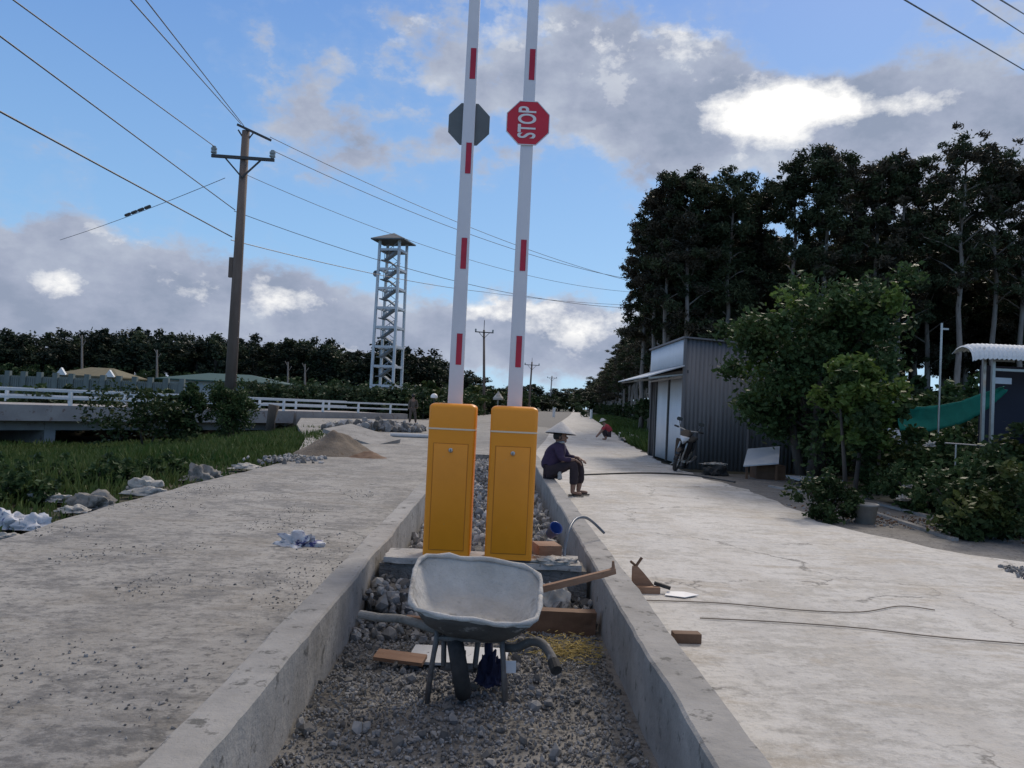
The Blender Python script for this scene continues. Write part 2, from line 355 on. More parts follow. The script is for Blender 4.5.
def groundmat():
    m, nt, p = newmat('ground_soil_and_grass'); co = coord(nt)
    n = tex(nt, 'ShaderNodeTexNoise', .6, co, Detail=8, Roughness=.7)
    c = mix(nt, ramp(nt, n.outputs[0], [(.35, 0), (.65, 1)]), (.028, .036, .014), (.07, .06, .038))
    n2 = tex(nt, 'ShaderNodeTexNoise', 5, co, Detail=6)
    c = mix(nt, ramp(nt, n2.outputs[0], [(.5, 0), (.7, .7)]), c, (.065, .056, .042))
    lk(nt, c, p.inputs['Base Color']); p.inputs['Roughness'].default_value = .95; bump(nt, p, n2.outputs[0], .8, .06); return m
o = MB().add(vs, fs).build('ground', groundmat(), smooth=True); tag(o, kind='structure')
# canal water far left
o = MB().add([(-70, 20, -1.62), (-8, 20, -1.62), (-8, 75, -1.62), (-70, 75, -1.62)], [(0, 1, 2, 3)]).build('canal_water', M['water']); tag(o, kind='structure')

def poly_sheet(name, pts, z, mat, thick=0):
    bm = bmesh.new(); vs = [bm.verts.new((x, y, z)) for x, y in pts]; f = bm.faces.new(vs)
    if thick:
        r = bmesh.ops.extrude_face_region(bm, geom=[f]); 
        for v in r['geom']:
            if isinstance(v, bmesh.types.BMVert): v.co.z -= thick
    bmesh.ops.recalc_face_normals(bm, faces=bm.faces)
    me = bpy.data.meshes.new(name); bm.to_mesh(me); bm.free(); me.materials.append(mat)
    o = bpy.data.objects.new(name, me); COL.objects.link(o); return tag(o, kind='structure')
def wob(pts, amp, step=.35, seed=0):
    """subdivide an edge line and roughen it as an uneven poured edge"""
    out = []
    for (x0, y0), (x1, y1) in zip(pts, pts[1:]):
        L = math.hypot(x1-x0, y1-y0); n = max(1, int(L/step)) if y0 < 60 else 1
        for k in range(n):
            t = k/n; x = x0+(x1-x0)*t; y = y0+(y1-y0)*t
            out.append((x+amp*noise.noise(Vector((x*1.3, y*1.3, seed))), y+amp*noise.noise(Vector((x*1.3, y*1.3, seed+9)))))
    return out+[pts[-1]]
redge = [(9.5, -2), (8.6, 3), (7.4, 6.2), (5.61, 8.4), (4.97, 9.07), (4.67, 9.9), (4.5, 10.7), (4.66, 12.6), (4.8, 15.2), (4.56, 17.8), (4.6, 22.4), (5.15, 28.8), (5.75, 37.5), (6.9, 47), (9.6, 75), (14, 120), (20.5, 185), (31, 300), (44, 450)]
ledge = [(40, 450), (27, 300), (16.5, 185), (10.2, 120), (6.2, 80), (3.2, 50), (1.9, 34), (1.1, 25), (.95, 22), (.95, -2)]
poly_sheet('road', wob(redge, .16)+ledge, 0, M['road_r'], .14)
# left carriageway opening onto the junction before the bridge
lp = [(-1.05, -2), (-1.05, 22), (.98, 22.05), (1.2, 25), (2.05, 34), (3.35, 50), (3.75, 53), (1, 60), (-5.5, 60), (-8.5, 55), (-12.1, 49.3), (-9.5, 38), (-6.2, 26), (-4.5, 18)]+wob([(-4.35, 16.7), (-4.5, 12.3), (-4.5, 9.3), (-4.35, 7.1), (-4.35, 3), (-4.4, -2)], .1)
poly_sheet('carriageway', lp, .004, M['road_l'], .14)
# median bed under the gravel
o = MB().add([(-.88, -2, -.13), (.77, -2, -.13), (.77, 22, -.13), (-.88, 22, -.13)], [(0, 1, 2, 3)]).build('gravel_bed', M['grey_soil']); tag(o, kind='structure')
# dirt median further on between the two carriageways
poly_sheet('dirt_median', [(1, 60), (3.6, 53), (6.3, 80), (10.4, 120), (16.8, 185), (27.4, 300), (18, 300), (8, 185), (2, 120), (0, 80)], .01, M['grey_soil'])
poly_sheet('far_road', [(-5.5, 60), (1, 60), (0, 80), (2, 120), (8, 185), (2, 185), (-4, 120), (-6, 80)], .012, M['road_l'])
def kerb(x0, x1, y0, y1):
    mb = MB(); n = int((y1-y0)/.08)
    ring = []
    for i in range(n+1):
        y = y0+(y1-y0)*i/n; d = lambda k: .012*noise.noise(Vector((k*5, y*1.1, x0)))+.006*noise.noise(Vector((k*5, y*6, x0)))
        c = .012
        ring.append([(x0+d(1), y, -.2), (x0+d(1), y, .25-c+d(3)), (x0+c+d(1), y, .25+d(3)), (x1-c+d(2), y, .25+d(4)), (x1+d(2), y, .25-c+d(4)), (x1+d(2), y, -.2)])
    vs = [v for r in ring for v in r]; fs = [(i*6+k, i*6+k+1, (i+1)*6+k+1, (i+1)*6+k) for i in range(n) for k in range(5)]
    fs += [(0, 1, 2, 3, 4, 5), tuple(n*6+k for k in range(6))]
    return mb.add(vs, fs).build('kerb', M['kerb'])
tag(kerb(.762, .962, -2, 22), 'long pale concrete kerb beside the right road, on which the person in a conical hat sits', 'kerb', 'poured concrete kerbs of the median')
tag(kerb(-1.05, -.87, -2, 22), 'long grey concrete kerb along the rough left carriageway, left of the orange cabinets', 'kerb', 'poured concrete kerbs of the median')

# ------------------------------------------------------------------ gravel and rubble
mb = MB()
for i in range(17000):
    y = 2.0+4.0*rnd.random()**.8; x = rnd.uniform(-.86, .72)
    lump = noise.noise(Vector((x*3, y*3, 0)))
    r = rnd.uniform(.0045, .012)*(1.8 if rnd.random() < .1 else 1)
    stone(mb, (x, y, -.128+max(0, lump)*.05+r*.4), r, 0 if rnd.random() < .7 else 1)
for i in range(110):
    x = rnd.uniform(-.84, .35); y = rnd.uniform(3.4, 5.5); stone(mb, (x, y, -.115+rnd.uniform(0, .02)), rnd.uniform(.018, .042), 1 if rnd.random() < .5 else 0)
for i in range(420):
    x = rnd.uniform(-.86, -.2); y = rnd.uniform(5.05, 6.0); u = sstep(5.0, 5.7, y)
    stone(mb, (x, y, -.12+u*.2*rnd.random()+.01), rnd.uniform(.012, .04)*(1.6 if rnd.random() < .1 else 1), rnd.choice((0, 0, 1, 2)))
for i in range(160):
    x = rnd.uniform(.2, .74); y = rnd.uniform(5.5, 6.05); stone(mb, (x, y, -.12+.1*rnd.random()), rnd.uniform(.015, .05), rnd.choice((0, 1, 2)))
tag(mb.build('gravel', [M['stone_a'], M['stone_b'], M['slab']]), 'grey crushed stone filling the median in front of the wheelbarrow', 'gravel', kind='stuff')
mb = MB()
for i in range(4200):
    y = rnd.uniform(6.5, 21.5); x = rnd.uniform(-.84, .7); u = sstep(6.5, 8, y)*(1-sstep(14, 21, y))
    r = rnd.uniform(.015, .05)*(1.7 if rnd.random() < .08 else 1)
    hump = max(0, 1-((x+.0)/.85)**2)
    stone(mb, (x, y, -.1+u*.3*hump*rnd.random()), r, 2 if rnd.random() < .5 else (0 if rnd.random() < .7 else 1))
tag(mb.build('rubble', [M['stone_a'], M['stone_b'], M['stone_w']]), 'pale broken stone and concrete rubble filling the median behind the orange cabinets', 'rubble', kind='stuff')
# crumbs on the left carriageway
mb = MB()
for i in range(11000):
    y = 2.2+10*rnd.random()**1.9; x = rnd.uniform(-4.5, -1.1)
    if noise.noise(Vector((x*1.1, y*.9, 3))) < rnd.uniform(.0, .4): continue
    stone(mb, (x, y, .006), rnd.uniform(.003, .010)*(1.6 if rnd.random() < .1 else 1), 0 if rnd.random() < .55 else 1)
tag(mb.build('stone_crumbs', [M['stone_a'], M['stone_b']]), 'loose dark stone crumbs scattered over the left carriageway', 'crumbs', kind='stuff')
# gravel fan at the right edge of the road
mb = MB()
for i in range(1500):
    a = rnd.uniform(0, 2*pi); k = sqrt(rnd.random()); x = 5.55+1.3*k*cos(a); y = 7.55+.55*k*sin(a)-.3*(x-5.5)*0
    if x < 4.95+.3*abs(y-7.5): continue
    stone(mb, (x, y, .006+rnd.random()*.025*(1-k)), rnd.uniform(.01, .03), 0 if rnd.random() < .6 else 1)
tag(mb.build('gravel', [M['stone_a'], M['stone_b']]), 'patch of loose grey gravel spilled at the right edge of the road', 'gravel', kind='stuff')
# soil strip and debris between the road and the garden
sv = poly_sheet('soil_verge', [(4.3, 19.5), (4.3, 12), (4.3, 10.2), (4.8, 8.5), (6.2, 7),  (9, 6.6), (10.5, 9), (8.5, 11), (7, 14), (7, 19.5)], -.03, M['grey_soil'])
mb = MB()
for i in range(1600):
    t = rnd.random(); x = 4.8+t*3.2+rnd.uniform(-.1, .8); y = 11.6-2.6*t+rnd.uniform(-.3, 1.6)
    stone(mb, (x, y, -.025), rnd.uniform(.008, .03), 0 if rnd.random() < .5 else 1)
tag(mb.build('stony_soil', [M['stone_a'], M['wood2']]), 'stony soil strip between the pale road edge and the right hand bushes', 'soil', kind='stuff')

# ------------------------------------------------------------------ barriers
def rounded_box(name, x0, x1, y0, y1, z0, z1, r, rt, mat, parent):
    """vertical-edge rounding r, crowned top rounding rt"""
    def ring(ins, z):
        out = []; rr = max(.004, r-ins*.3)
        for cx, cy, a0 in ((x1-ins-rr, y1-ins-rr, 0), (x0+ins+rr, y1-ins-rr, 90), (x0+ins+rr, y0+ins+rr, 180), (x1-ins-rr, y0+ins+rr, 270)):
            for k in range(6):
                a = radians(a0+90*k/5); out.append((cx+rr*cos(a), cy+rr*sin(a), z))
        return out
    rings = [ring(0, z0)]
    if rt:
        for k in range(7):
            a = radians(90*k/6); rings.append(ring(rt*1.6*(1-cos(a)), z1-rt+rt*sin(a)))
    else: rings.append(ring(0, z1))
    n = 24; vs = [v for q in rings for v in q]; m = len(rings)
    fs = [(i*n+k, i*n+(k+1) % n, (i+1)*n+(k+1) % n, (i+1)*n+k) for i in range(m-1) for k in range(n)]
    fs += [tuple(range(n))[::-1], tuple((m-1)*n+k for k in range(n))]
    o = MB().add(vs, fs).build(name, mat, parent, smooth=True)
    try: o.data.set_sharp_from_angle(angle=radians(35))
    except Exception: pass
    return o
def text_mesh(s, name, mat, parent, size, sx, depth):
    c = bpy.data.curves.new(name, 'FONT'); c.body = s; c.size = size; c.align_x = 'CENTER'; c.align_y = 'CENTER'; c.extrude = depth; c.offset = .0035
    o = bpy.data.objects.new(name, c); COL.objects.link(o); bpy.context.view_layer.update()
    me = bpy.data.meshes.new_from_object(o.evaluated_get(bpy.context.evaluated_depsgraph_get())); bpy.data.objects.remove(o)
    for v in me.vertices: v.co.x *= sx
    me.materials.clear(); me.materials.append(mat)
    o = bpy.data.objects.new(name, me); COL.objects.link(o); o.parent = parent; return o
def barrier(x, y, rz, label, front):
    t = empty('barrier_gate', (x, y, .222), rz, label, 'barrier', 'road barrier gates')
    w, d = .178, .15; t.scale = (1, 1, 1.024)
    rounded_box('cabinet', -w, w, -d, d, .012, .945, .03, 0, M['yellow'], t)
    MB().box(-w+.012, w-.012, -d+.012, d-.012, -.0, .011).build('base_plate', M['pole_metal'], t)
    rounded_box('seal_strip', -w-.003, w+.003, -d-.003, d+.003, .945, .957, .03, 0, M['trim'], t)
    lid = rounded_box('lid', -w-.001, w+.001, -d-.001, d+.001, .957, 1.142, .032, .034, M['yellow'], t)
    # inset door: raised frame lines with a recessed gap
    dm = MB(); x0, x1, z0, z1 = -.128, .128, .06, .84
    door = MB().box(x0, x1, -d-.005, -d-.0005, z0, z1).build('door', M['yellow'], t); bevel(door, .002, 2)
    g = MB()
    for a in ((x0-.006, x0-.001, z0-.006, z1+.006), (x1+.001, x1+.006, z0-.006, z1+.006)): g.box(a[0], a[1], -d-.0015, -d-.0003, a[2], a[3])
    g.box(x0-.001, x1+.001, -d-.0015, -d-.0003, z1+.001, z1+.006); g.box(x0-.001, x1+.001, -d-.0015, -d-.0003, z0-.006, z0-.001)
    g.build('door_gap', M['gap'], door)
    vs, fs = lathe([(0, .012), (.012, .012), (.0165, .009), (.0175, 0)], 16)
    lock = MB().add([(a, -d-.005-c, b) for a, b, c in vs], fs).build('lock', M['steel'], door, smooth=True)
    for v in lock.data.vertices: v.co.z += .795
    MB().box(-.002, .002, -d-.0185, -d-.017, .786, .804).build('keyhole', M['rubber'], door)
    # arm
    ax = .0; ay = .07; a = MB(); z0, z1 = 1.1, 5.1
    w0, w1 = .058, .040; tk = .022
    vs = [(ax+sx*ww, ay+sy*tk, z) for z, ww in ((z0, w0), (z1, w1)) for sx, sy in ((-1, -1), (1, -1), (1, 1), (-1, 1))]
    a.add(vs, [(0, 1, 5, 4), (1, 2, 6, 5), (2, 3, 7, 6), (3, 0, 4, 7), (0, 3, 2, 1), (4, 5, 6, 7)])
    arm = a.build('arm', M['arm'], t); bevel(arm, .006, 3)
    for k in range(6):
        z = 1.44+k*.74; s = .012
        if front and k == 2: continue
        MB().box(ax+s-.022, ax+s+.022, ay-tk-.003, ay-tk-.0008, z, z+.24).build('reflector', M['red'], arm)
    sz = 3.32; R = .17/cos(pi/8); oc = [(R*cos(pi/8+i*pi/4), R*sin(pi/8+i*pi/4)) for i in range(8)]
    sy = ay-tk-.012 if front else ay+tk+.002
    sg = MB().prism([(ax+p*.965, q*.965+sz) for p, q in oc], sy, sy+.008, 0, 'y')
    if front:
        s_ = sg.build('stop_sign', M['signred'], arm)
        rim = MB(); n = 8
        vs = [(ax+p*k, yy, q*k+sz) for yy in (sy-.001, sy+.009) for k in (1.0, .967) for p, q in oc]
        fs = [(i, (i+1) % 8, 8+(i+1) % 8, 8+i) for i in range(8)]+[(16+i, 24+i, 24+(i+1) % 8, 16+(i+1) % 8) for i in range(8)]+[(i, 16+i, 16+(i+1) % 8, (i+1) % 8) for i in range(8)]
        rim.add(vs, fs).build('sign_rim', M['arm'], arm)
        tx = text_mesh('STOP', 'lettering', M['white'], arm, .195, .53, .001)
        # reads from bottom to top
        tx.data.transform(Matrix.Translation((ax-.0, sy-.003, sz+.002)) @ Matrix.Rotation(pi/2, 4, 'X') @ Matrix.Rotation(pi/2, 4, 'Z'))
    else:
        sg.build('stop_sign', M['signback'], arm)
    return t
barrier(-.347, 6.24, radians(-1), 'left orange barrier cabinet, its white arm in front of a dark octagonal sign back', False)
barrier(.122, 6.20, 0, 'orange barrier cabinet on the right, its white arm carrying the red STOP sign', True)

# plinth: rough cast slab with ragged front
mb = MB(); nx, nz = 30, 5
def plin(name, x0, x1, y0, y1, z0, z1, mat, amp, seed):
    bm = bmesh.new(); bmesh.ops.create_cube(bm, size=1)
    bmesh.ops.subdivide_edges(bm, edges=bm.edges[:], cuts=14, use_grid_fill=True)
    for v in bm.verts:
        p = Vector((x0+(v.co.x+.5)*(x1-x0), y0+(v.co.y+.5)*(y1-y0), z0+(v.co.z+.5)*(z1-z0)))
        n = noise.noise_vector(p*7+Vector((seed, 0, 0)))*amp+noise.noise_vector(p*22+Vector((0, seed, 0)))*amp*.5
        top = v.co.z > .49
        v.co = p+Vector((n.x, n.y, n.z*(.12 if top else 1)))
    me = bpy.data.meshes.new(name); bm.to_mesh(me); bm.free(); me.materials.append(mat)
    o = bpy.data.objects.new(name, me); COL.objects.link(o); return o
pl_ = empty('concrete_plinth', (0, 0, 0), 0, 'rough concrete plinth with a pale top slab carrying the two orange cabinets', 'plinth')
plin('base', -.84, .72, 6.07, 6.42, -.18, .168, M['plinth'], .014, 1).parent = pl_
plin('top_slab', -.81, .68, 6.04, 6.44, .172, .216, M['slab'], .014, 3).parent = pl_
tag(plin('concrete_block', -.86, -.30, 5.66, 6.0, -.2, .05, M['plinth'], .045, 4), 'low lumpy block of set mortar in front of the plinth at the left kerb', 'mortar')
tag(plin('dark_timber', .25, .72, 5.4, 5.5, -.15, .03, M['wood2'], .008, 8), 'dark brown timber edge board below the stick, left of the right kerb', 'board')

# ------------------------------------------------------------------ wheelbarrow
wb = empty('wheelbarrow', (-.07, 4.2, -.12), 0, 'mortar caked wheelbarrow with its tray tipped towards the viewer in front of the orange cabinets', 'wheelbarrow')
def barrow_tray():
    nu, nv = 40, 12
    vs = []; fs = []
    def sup(a, rx, ry, e=4.6):
        c, s = cos(a), sin(a); r = (abs(c)**e+abs(s)**e)**(-1/e); return r*c*rx, r*s*ry
    cen = Vector((.0, .0, .563))
    tilt = Matrix.Rotation(radians(5), 3, 'Y') @ Matrix.Rotation(radians(17), 3, 'X')
    def P(a, t, off=0):  # t: 1 rim .. 0 centre of the floor
        prof_w = .2+.8*min(1, t/.72) if t < .72 else 1
        k = (t/.5)*.62 if t < .5 else .62+.38*(t-.5)/.5
        d = -.17 if t < .5 else -.17+.17*((t-.5)/.5)**1.3
        if .4 < t < .62: d += -.0
        x, y = sup(a, .335*k, .31*k)
        x *= 1+.12*y
        v = Vector((x, y, d))
        v += Vector((0, 0, .012*noise.noise(Vector((x*9, y*9, off)))+.006*noise.noise(Vector((x*25, y*25, off)))))
        return v
    for side, off in ((0, 0), (1, 5)):
        base = len(vs)
        for j in range(nv+1):
            t = j/nv
            for i in range(nu):
                a = 2*pi*i/nu; v = P(a, t, off)
                if side: v += Vector((0, 0, -.014)); v.x *= 1.012; v.y *= 1.012
                # caked uneven lip
                if t > .99: v.z += .010*noise.noise(Vector((a*3, 2, side)))
                if side: pass
                w = tilt @ v
                vs.append(tuple(w+cen))
        for j in range(nv):
            for i in range(nu):
                q = (base+j*nu+i, base+j*nu+(i+1) % nu, base+(j+1)*nu+(i+1) % nu, base+(j+1)*nu+i)
                fs.append(q if not side else q[::-1])
    m = (nv+1)*nu; L = nv*nu
    lip = [(L+i, L+(i+1) % nu, m+L+(i+1) % nu, m+L+i) for i in range(nu)]
    mb = MB(); mb.add(vs, fs[:nv*nu], 0); k = len(mb.v)
    mb.f += fs[nv*nu:]; mb.mi += [1]*(nv*nu); mb.f += lip; mb.mi += [0]*nu
    return mb, [Vector(vs[L+i]) for i in range(nu)]
mb, rim = barrow_tray()
tray = mb.build('tray', [M['barrow_in'], M['barrow_out']], wb, smooth=True, fix=False)
rb = [p+Vector((0, 0, .006*noise.noise(p*14)-.003)) for p in rim]
MB().tube(rb+[rb[0]], [.013+.010*noise.noise(Vector((i*.9, 0, 0))) for i in range(len(rb)+1)], 8).build('rim', M['barrow_in'], tray, smooth=True)
# wheel, fork, legs, handles
def torus_wheel(name, c, R, r, mat, parent, axis='x', spokes=False):
    pts = [(c[0], c[1]+R*cos(2*pi*k/28), c[2]+R*sin(2*pi*k/28)) for k in range(28)]
    mbx = MB(); vs = []; n = 10
    for k in range(28):
        a = 2*pi*k/28
        for j in range(n):
            b = 2*pi*j/n; rr = R+r*cos(b); vs.append((c[0]+r*1.1*sin(b), c[1]+rr*cos(a), c[2]+rr*sin(a)))
    fs = [(k*n+j, k*n+(j+1) % n, ((k+1) % 28)*n+(j+1) % n, ((k+1) % 28)*n+j) for k in range(28) for j in range(n)]
    return mbx.add(vs, fs).build(name, mat, parent, smooth=True)
wh = torus_wheel('wheel', (-.07, -.06, .165), .125, .04, M['rubber'], wb)
wh.data.transform(Matrix.Translation((-.07, -.06, .165)) @ Matrix.Rotation(radians(-12), 4, 'Y') @ Matrix.Rotation(radians(6), 4, 'Z') @ Matrix.Translation((.07, .06, -.165)))
hub = MB().tube([(-.14, -.06, .165), (0, -.06, .165)], .022, 10)
hub.tube([(-.1, -.06, .165), (-.04, -.06, .165)], .085, 18); hub.build('rim', M['tube'], wh)
for fk in ([(-.15, -.06, .165), (-.16, .02, .3), (-.17, .12, .38)], [(.01, -.06, .165), (.02, .02, .3), (.03, .12, .38)]): MB().tube(fk, .014).build('fork', M['tube'], wb, smooth=True)
for s in (-1, 1):
    lx = -.205 if s < 0 else .155
    MB().tube([(lx-.02*s, -.1, .37), (lx+.0*s, -.12, .2), (lx+.015*s, -.13, 0)], .013).tube([(lx-.02*s, .1, .33), (lx+.01*s, .0, .16), (lx+.02*s, -.1, .02)], .013).build('leg', M['tube'], wb, smooth=True)
for fk in ([(-.2, -.1, .32), (.16, -.1, .32)], [(-.22, .14, .34), (.2, .14, .34)]): MB().tube(fk, .014).build('frame_bar', M['tube'], wb)
for s in (-1, 1):
    if s < 0: pts = [(-.17, -.02, .33), (-.28, .02, .35), (-.40, .08, .36), (-.52, .16, .34), (-.62, .24, .33)]
    else: pts = [(.15, -.04, .27), (.22, -.1, .29), (.29, -.14, .335), (.345, -.18, .335), (.385, -.25, .30), (.395, -.29, .28)]
    h = MB().tube(smooth_pts(pts, 4), .023, 10).build('handle', M['sack_dark'] if s < 0 else M['barrow_out'], wb, smooth=True)
    p, q = Vector(pts[-2]), Vector(pts[-1]); d = (q-p).normalized()
    MB().tube([q-d*.01, q+d*.05] if s > 0 else [q-d*.12, q+d*.02], .029 if s > 0 else .024, 12).build('grip', M['rubber'] if s > 0 else M['sack_dark'], h)

# clutter in the median -----------------------------------------------------
o = plin('wooden_stick', -.24, .24, -.017, .017, -.017, .017, M['wood'], .008, 2)
o.location = (.51, 4.75, .385); o.rotation_euler = (0, radians(-13), radians(12))
tag(o, 'bare brown stick with a forked end resting on the right kerb behind the wheelbarrow', 'stick')
MB().tube([(.2, 0, .0), (.235, .0, .02), (.24, 0, .06)], [.014, .012, .007], 7).build('twig', M['wood'], o)
o = MB().beam((-.1, 0, 0), (.13, 0, 0), .025, .06).build('wood_offcut', M['wood']); o.location = (-.42, 5.05, .02); o.rotation_euler = (.2, .15, .3)
tag(o, 'short reddish wood offcut left of the wheelbarrow tray', 'wood')
o = MB().beam((-.14, 0, 0), (.15, 0, 0), .1, .022).build('wood_offcut', M['wood']); o.location = (-.5, 4.62, -.07); o.rotation_euler = (.2, .02, -.2)
tag(o, 'flat pale wood strip on the gravel below the left barrow handle', 'wood')
o = MB().box(-.3, .27, -.15, .13, -.008, .008).build('white_board', M['white_board']); o.location = (-.15, 4.75, -.085); o.rotation_euler = (.05, -.03, -.1)
tag(o, 'dusty white board lying on the gravel under the wheelbarrow', 'board')
o = crumple('cloth_bundle', (.09, .07, .2), M['navy'], seed=3); o.location = (.02, 4.28, -.06)
tag(o, 'dark navy cloth bundle under the wheelbarrow beside its wheel', 'cloth')
o = MB().add([(-.03, 0, -.03), (.035, 0, -.025), (.028, .01, .035), (-.03, .012, .03)], [(0, 1, 2, 3)]).build('paper_scrap', M['white']); o.location = (.12, 4.12, .06); o.rotation_euler = (.1, .1, .2)
o.modifiers.new('th', 'SOLIDIFY').thickness = .002
tag(o, 'small white paper scrap stuck under the right side of the wheelbarrow', 'paper')
o = crumple('cement_sack', (.15, .13, .2), M['sack'], seed=5, amp=.25); o.location = (.46, 5.86, -.06)
tag(o, 'pale crumpled cement sack slumped against the front of the plinth near the right kerb', 'sack')
o = crumple('cement_sack', (.2, .12, .06), M['sack'], seed=9, amp=.3); o.location = (.47, 6.12, .22)
tag(o, 'flat torn cement sack lying on the plinth right of the right cabinet', 'sack')
o = MB().box(-.1, .09, -.12, .1, 0, .09).build('wood_block', M['wood']); bevel(o, .004, 2); o.location = (.44, 6.45, .215); o.rotation_euler = (0, 0, .2)
tag(o, 'small tan wood block on the plinth behind the right cabinet', 'wood')
vs, fs = lathe([(0, 0), (.035, 0), (.045, .09), (.05, .1), (.047, .1), (.042, .09), (.03, .01), (0, .01)], 18)
o = MB().add(vs, fs).build('blue_cup', M['blue'], smooth=True); o.location = (.45, 6.32, .4); o.rotation_euler = (.9, .35, .2)
o.scale = (1.1, 1.1, 1.1)
tag(o, 'tilted blue plastic cup on the plinth between the right cabinet and the kerb', 'cup')
pts = [(.56, 6.2, .22), (.57, 6.3, .3), (.61, 6.45, .42), (.68, 6.65, .48), (.78, 6.85, .47), (.88, 7.05, .4), (.99, 7.15, .3)]
tag(MB().tube(smooth_pts(pts), .012, 8).build('hose', M['hose'], smooth=True), 'blue grey hose looping over the right kerb beside the right cabinet', 'hose')
mb = MB()
for i in range(500):
    x = rnd.gauss(.5, .12); y = rnd.gauss(4.95, .13); a = rnd.uniform(0, pi); L = rnd.uniform(.02, .06); z = -.095+rnd.random()*.03
    if x > .72: continue
    mb.beam((x, y, z), (x+L*cos(a), y+L*sin(a), z+rnd.uniform(-.01, .01)), .003)
tag(mb.build('straw', M['straw']), 'scatter of dry yellow straw on the gravel beside the right kerb', 'straw', kind='stuff')

# right road bits
t = empty('scrap_wood', (1.13, 6.25, 0), .1, 'broken brown timber scrap with an upright stub beside the right kerb', 'wood')
MB().prism([(-.03, 0), (.16, .0), (.14, .05), (.06, .14), (0, .2), (-.03, .19)], -.02, .02, 0, 'y').build('plank', M['wood'], t)
MB().tube([(-.02, 0, .1), (.0, .0, .2), (.04, .0, .26)], .012).tube([(.0, 0, .19), (-.05, 0, .23)], .01).build('stub', M['wood2'], t)
MB().box(-.06, .17, -.09, -.03, 0, .05).build('block', M['wood'], t)
MB().beam((.14, -.02, .07), (.26, -.06, .04), .03, .025).build('iron_bracket', M['rubber'], t)
o = MB().add([(-.12, -.04, 0), (.02, -.09, .0), (.15, .0, .004), (.06, .1, .0), (-.08, .07, .004)], [(0, 1, 2, 3, 4)]).build('paper', M['white']); o.location = (1.45, 6.15, .008)
o.modifiers.new('th', 'SOLIDIFY').thickness = .004
tag(o, 'white sheet of paper on the right road beside the timber scrap', 'paper')
o = MB().box(-.085, .085, -.04, .04, 0, .06).build('brick', M['wood2']); bevel(o, .004, 2); o.location = Vector(gpt(686, 642, 0)); o.rotation_euler = (0, 0, .06)
tag(o, 'dark brown brick lying on the right road beside the kerb', 'brick')
for lab, pl in (('thin brown wire snaking across the right road, the farther one', [(640, 600), (720, 603), (800, 610), (860, 612), (900, 606), (935, 610)]),
                ('thin dark wire stretched over the right road to the photo edge, the nearer one', [(700, 618), (780, 622), (860, 628), (940, 637), (1040, 645)])):
    tag(MB().tube(smooth_pts([gpt(*p) for p in pl]), .0045, 6).build('wire', M['twine']), lab, 'wire', 'wires lying on the right road')
tag(MB().tube(smooth_pts([gpt(575, 475, .015), gpt(640, 473, .015), gpt(690, 475, .015), gpt(735, 482, .015)]), .02, 8).build('hose', M['blackh']), 'black hose lying straight across the right road behind the seated person', 'hose')

# left road bits
o = crumple('plastic_bag', (.26, .15, .13), M['plastic_wb'], seed=11, amp=.45); o.location = gpt(297, 545, .005); tag(o, 'crumpled white and blue plastic bag on the left carriageway', 'bag')
for i, (px, py, sx, sy, sz, mk, lab) in enumerate((
    (8, 525, .42, .4, .28, 'plastic_wb', 'white plastic bag printed blue at the far left road edge'),
    (35, 528, .42, .3, .22, 'plastic_w', 'white plastic sack at the left road edge beside the blue printed bag'),
    (50, 500, .5, .25, .16, 'sack', 'pale flat sack on the grass, farthest from the road among the left sacks'),
    (93, 506, .5, .3, .26, 'sack_dark', 'grey dirty sack hunched at the left road edge'),
    (75, 512, .35, .2, .12, 'sack', 'small crumpled sack in front of the grey dirty sack'),
    (143, 490, .42, .3, .26, 'sack', 'upright white sack in the grass beside the left road'),
    (152, 495, .5, .2, .13, 'sack', 'flat pale sack lying in front of the upright white sack'),
    (200, 479, .35, .3, .3, 'sack_dark', 'brown and white rubbish bag at the left road edge'),
    (213, 478, .16, .15, .16, 'sack', 'small white bag beside the brown and white rubbish bag'),
    (245, 468, .3, .2, .12, 'sack', 'small white sack on the left road edge nearest the sand pile'),
    (3, 540, .3, .2, .14, 'sack', 'cream scrap of sack at the left photo edge'))):
    g = gpt(px, py, -.08); o = crumple('sack', (sx*g[1]/18+sx*.2, sy*g[1]/18+sy*.15, sz*g[1]/20+sz*.25), M[mk], seed=20+i, amp=.3, sharp=2.2); o.location = g; o.rotation_euler = (0, 0, rnd.uniform(-.4, .4))
    tag(o, lab, 'sack', 'sacks dumped along the left road edge')

# sand pile
def heap(name, cx, cy, R, H, mat, seed, el=1.0, n=40):
    vs = []; fs = []; m = 16
    for j in range(m+1):
        t = j/m
        for k in range(n):
            a = 2*pi*k/n; rr = R*t*(1+.18*noise.noise(Vector((cos(a)*1.5, sin(a)*1.5, seed))))
            z = H*(1-t)**1.15*(1+.0*t)+.13*noise.noise(Vector((rr*cos(a)*3, rr*sin(a)*3, seed)))*(1-t) + .02*noise.noise(Vector((rr*cos(a)*9, rr*sin(a)*9, seed)))
            if t < .12: z = H*(1-.12)**1.15*(.98+.02*(1-t/.12))+.13*noise.noise(Vector((0, 0, seed)))*.88
            vs.append((rr*cos(a)*el, rr*sin(a), z if j < m else -.02))
    fs = [(j*n+k, j*n+(k+1) % n, (j+1)*n+(k+1) % n, (j+1)*n+k) for j in range(m) for k in range(n)]
    o = MB().add(vs, fs).build(name, mat, smooth=True); o.location = (cx, cy, 0); return o
tag(heap('sand_pile', -3.92, 19.6, 1.0, .62, M['sand'], 2), 'brown cone shaped pile of sand on the left carriageway before the bridge', 'sand pile')
tag(heap('soil_heap', -3.05, 19.0, .42, .16, M['wood2'], 5, 1.2), 'small dark soil heap at the right foot of the sand pile', 'soil heap')
mb = MB()
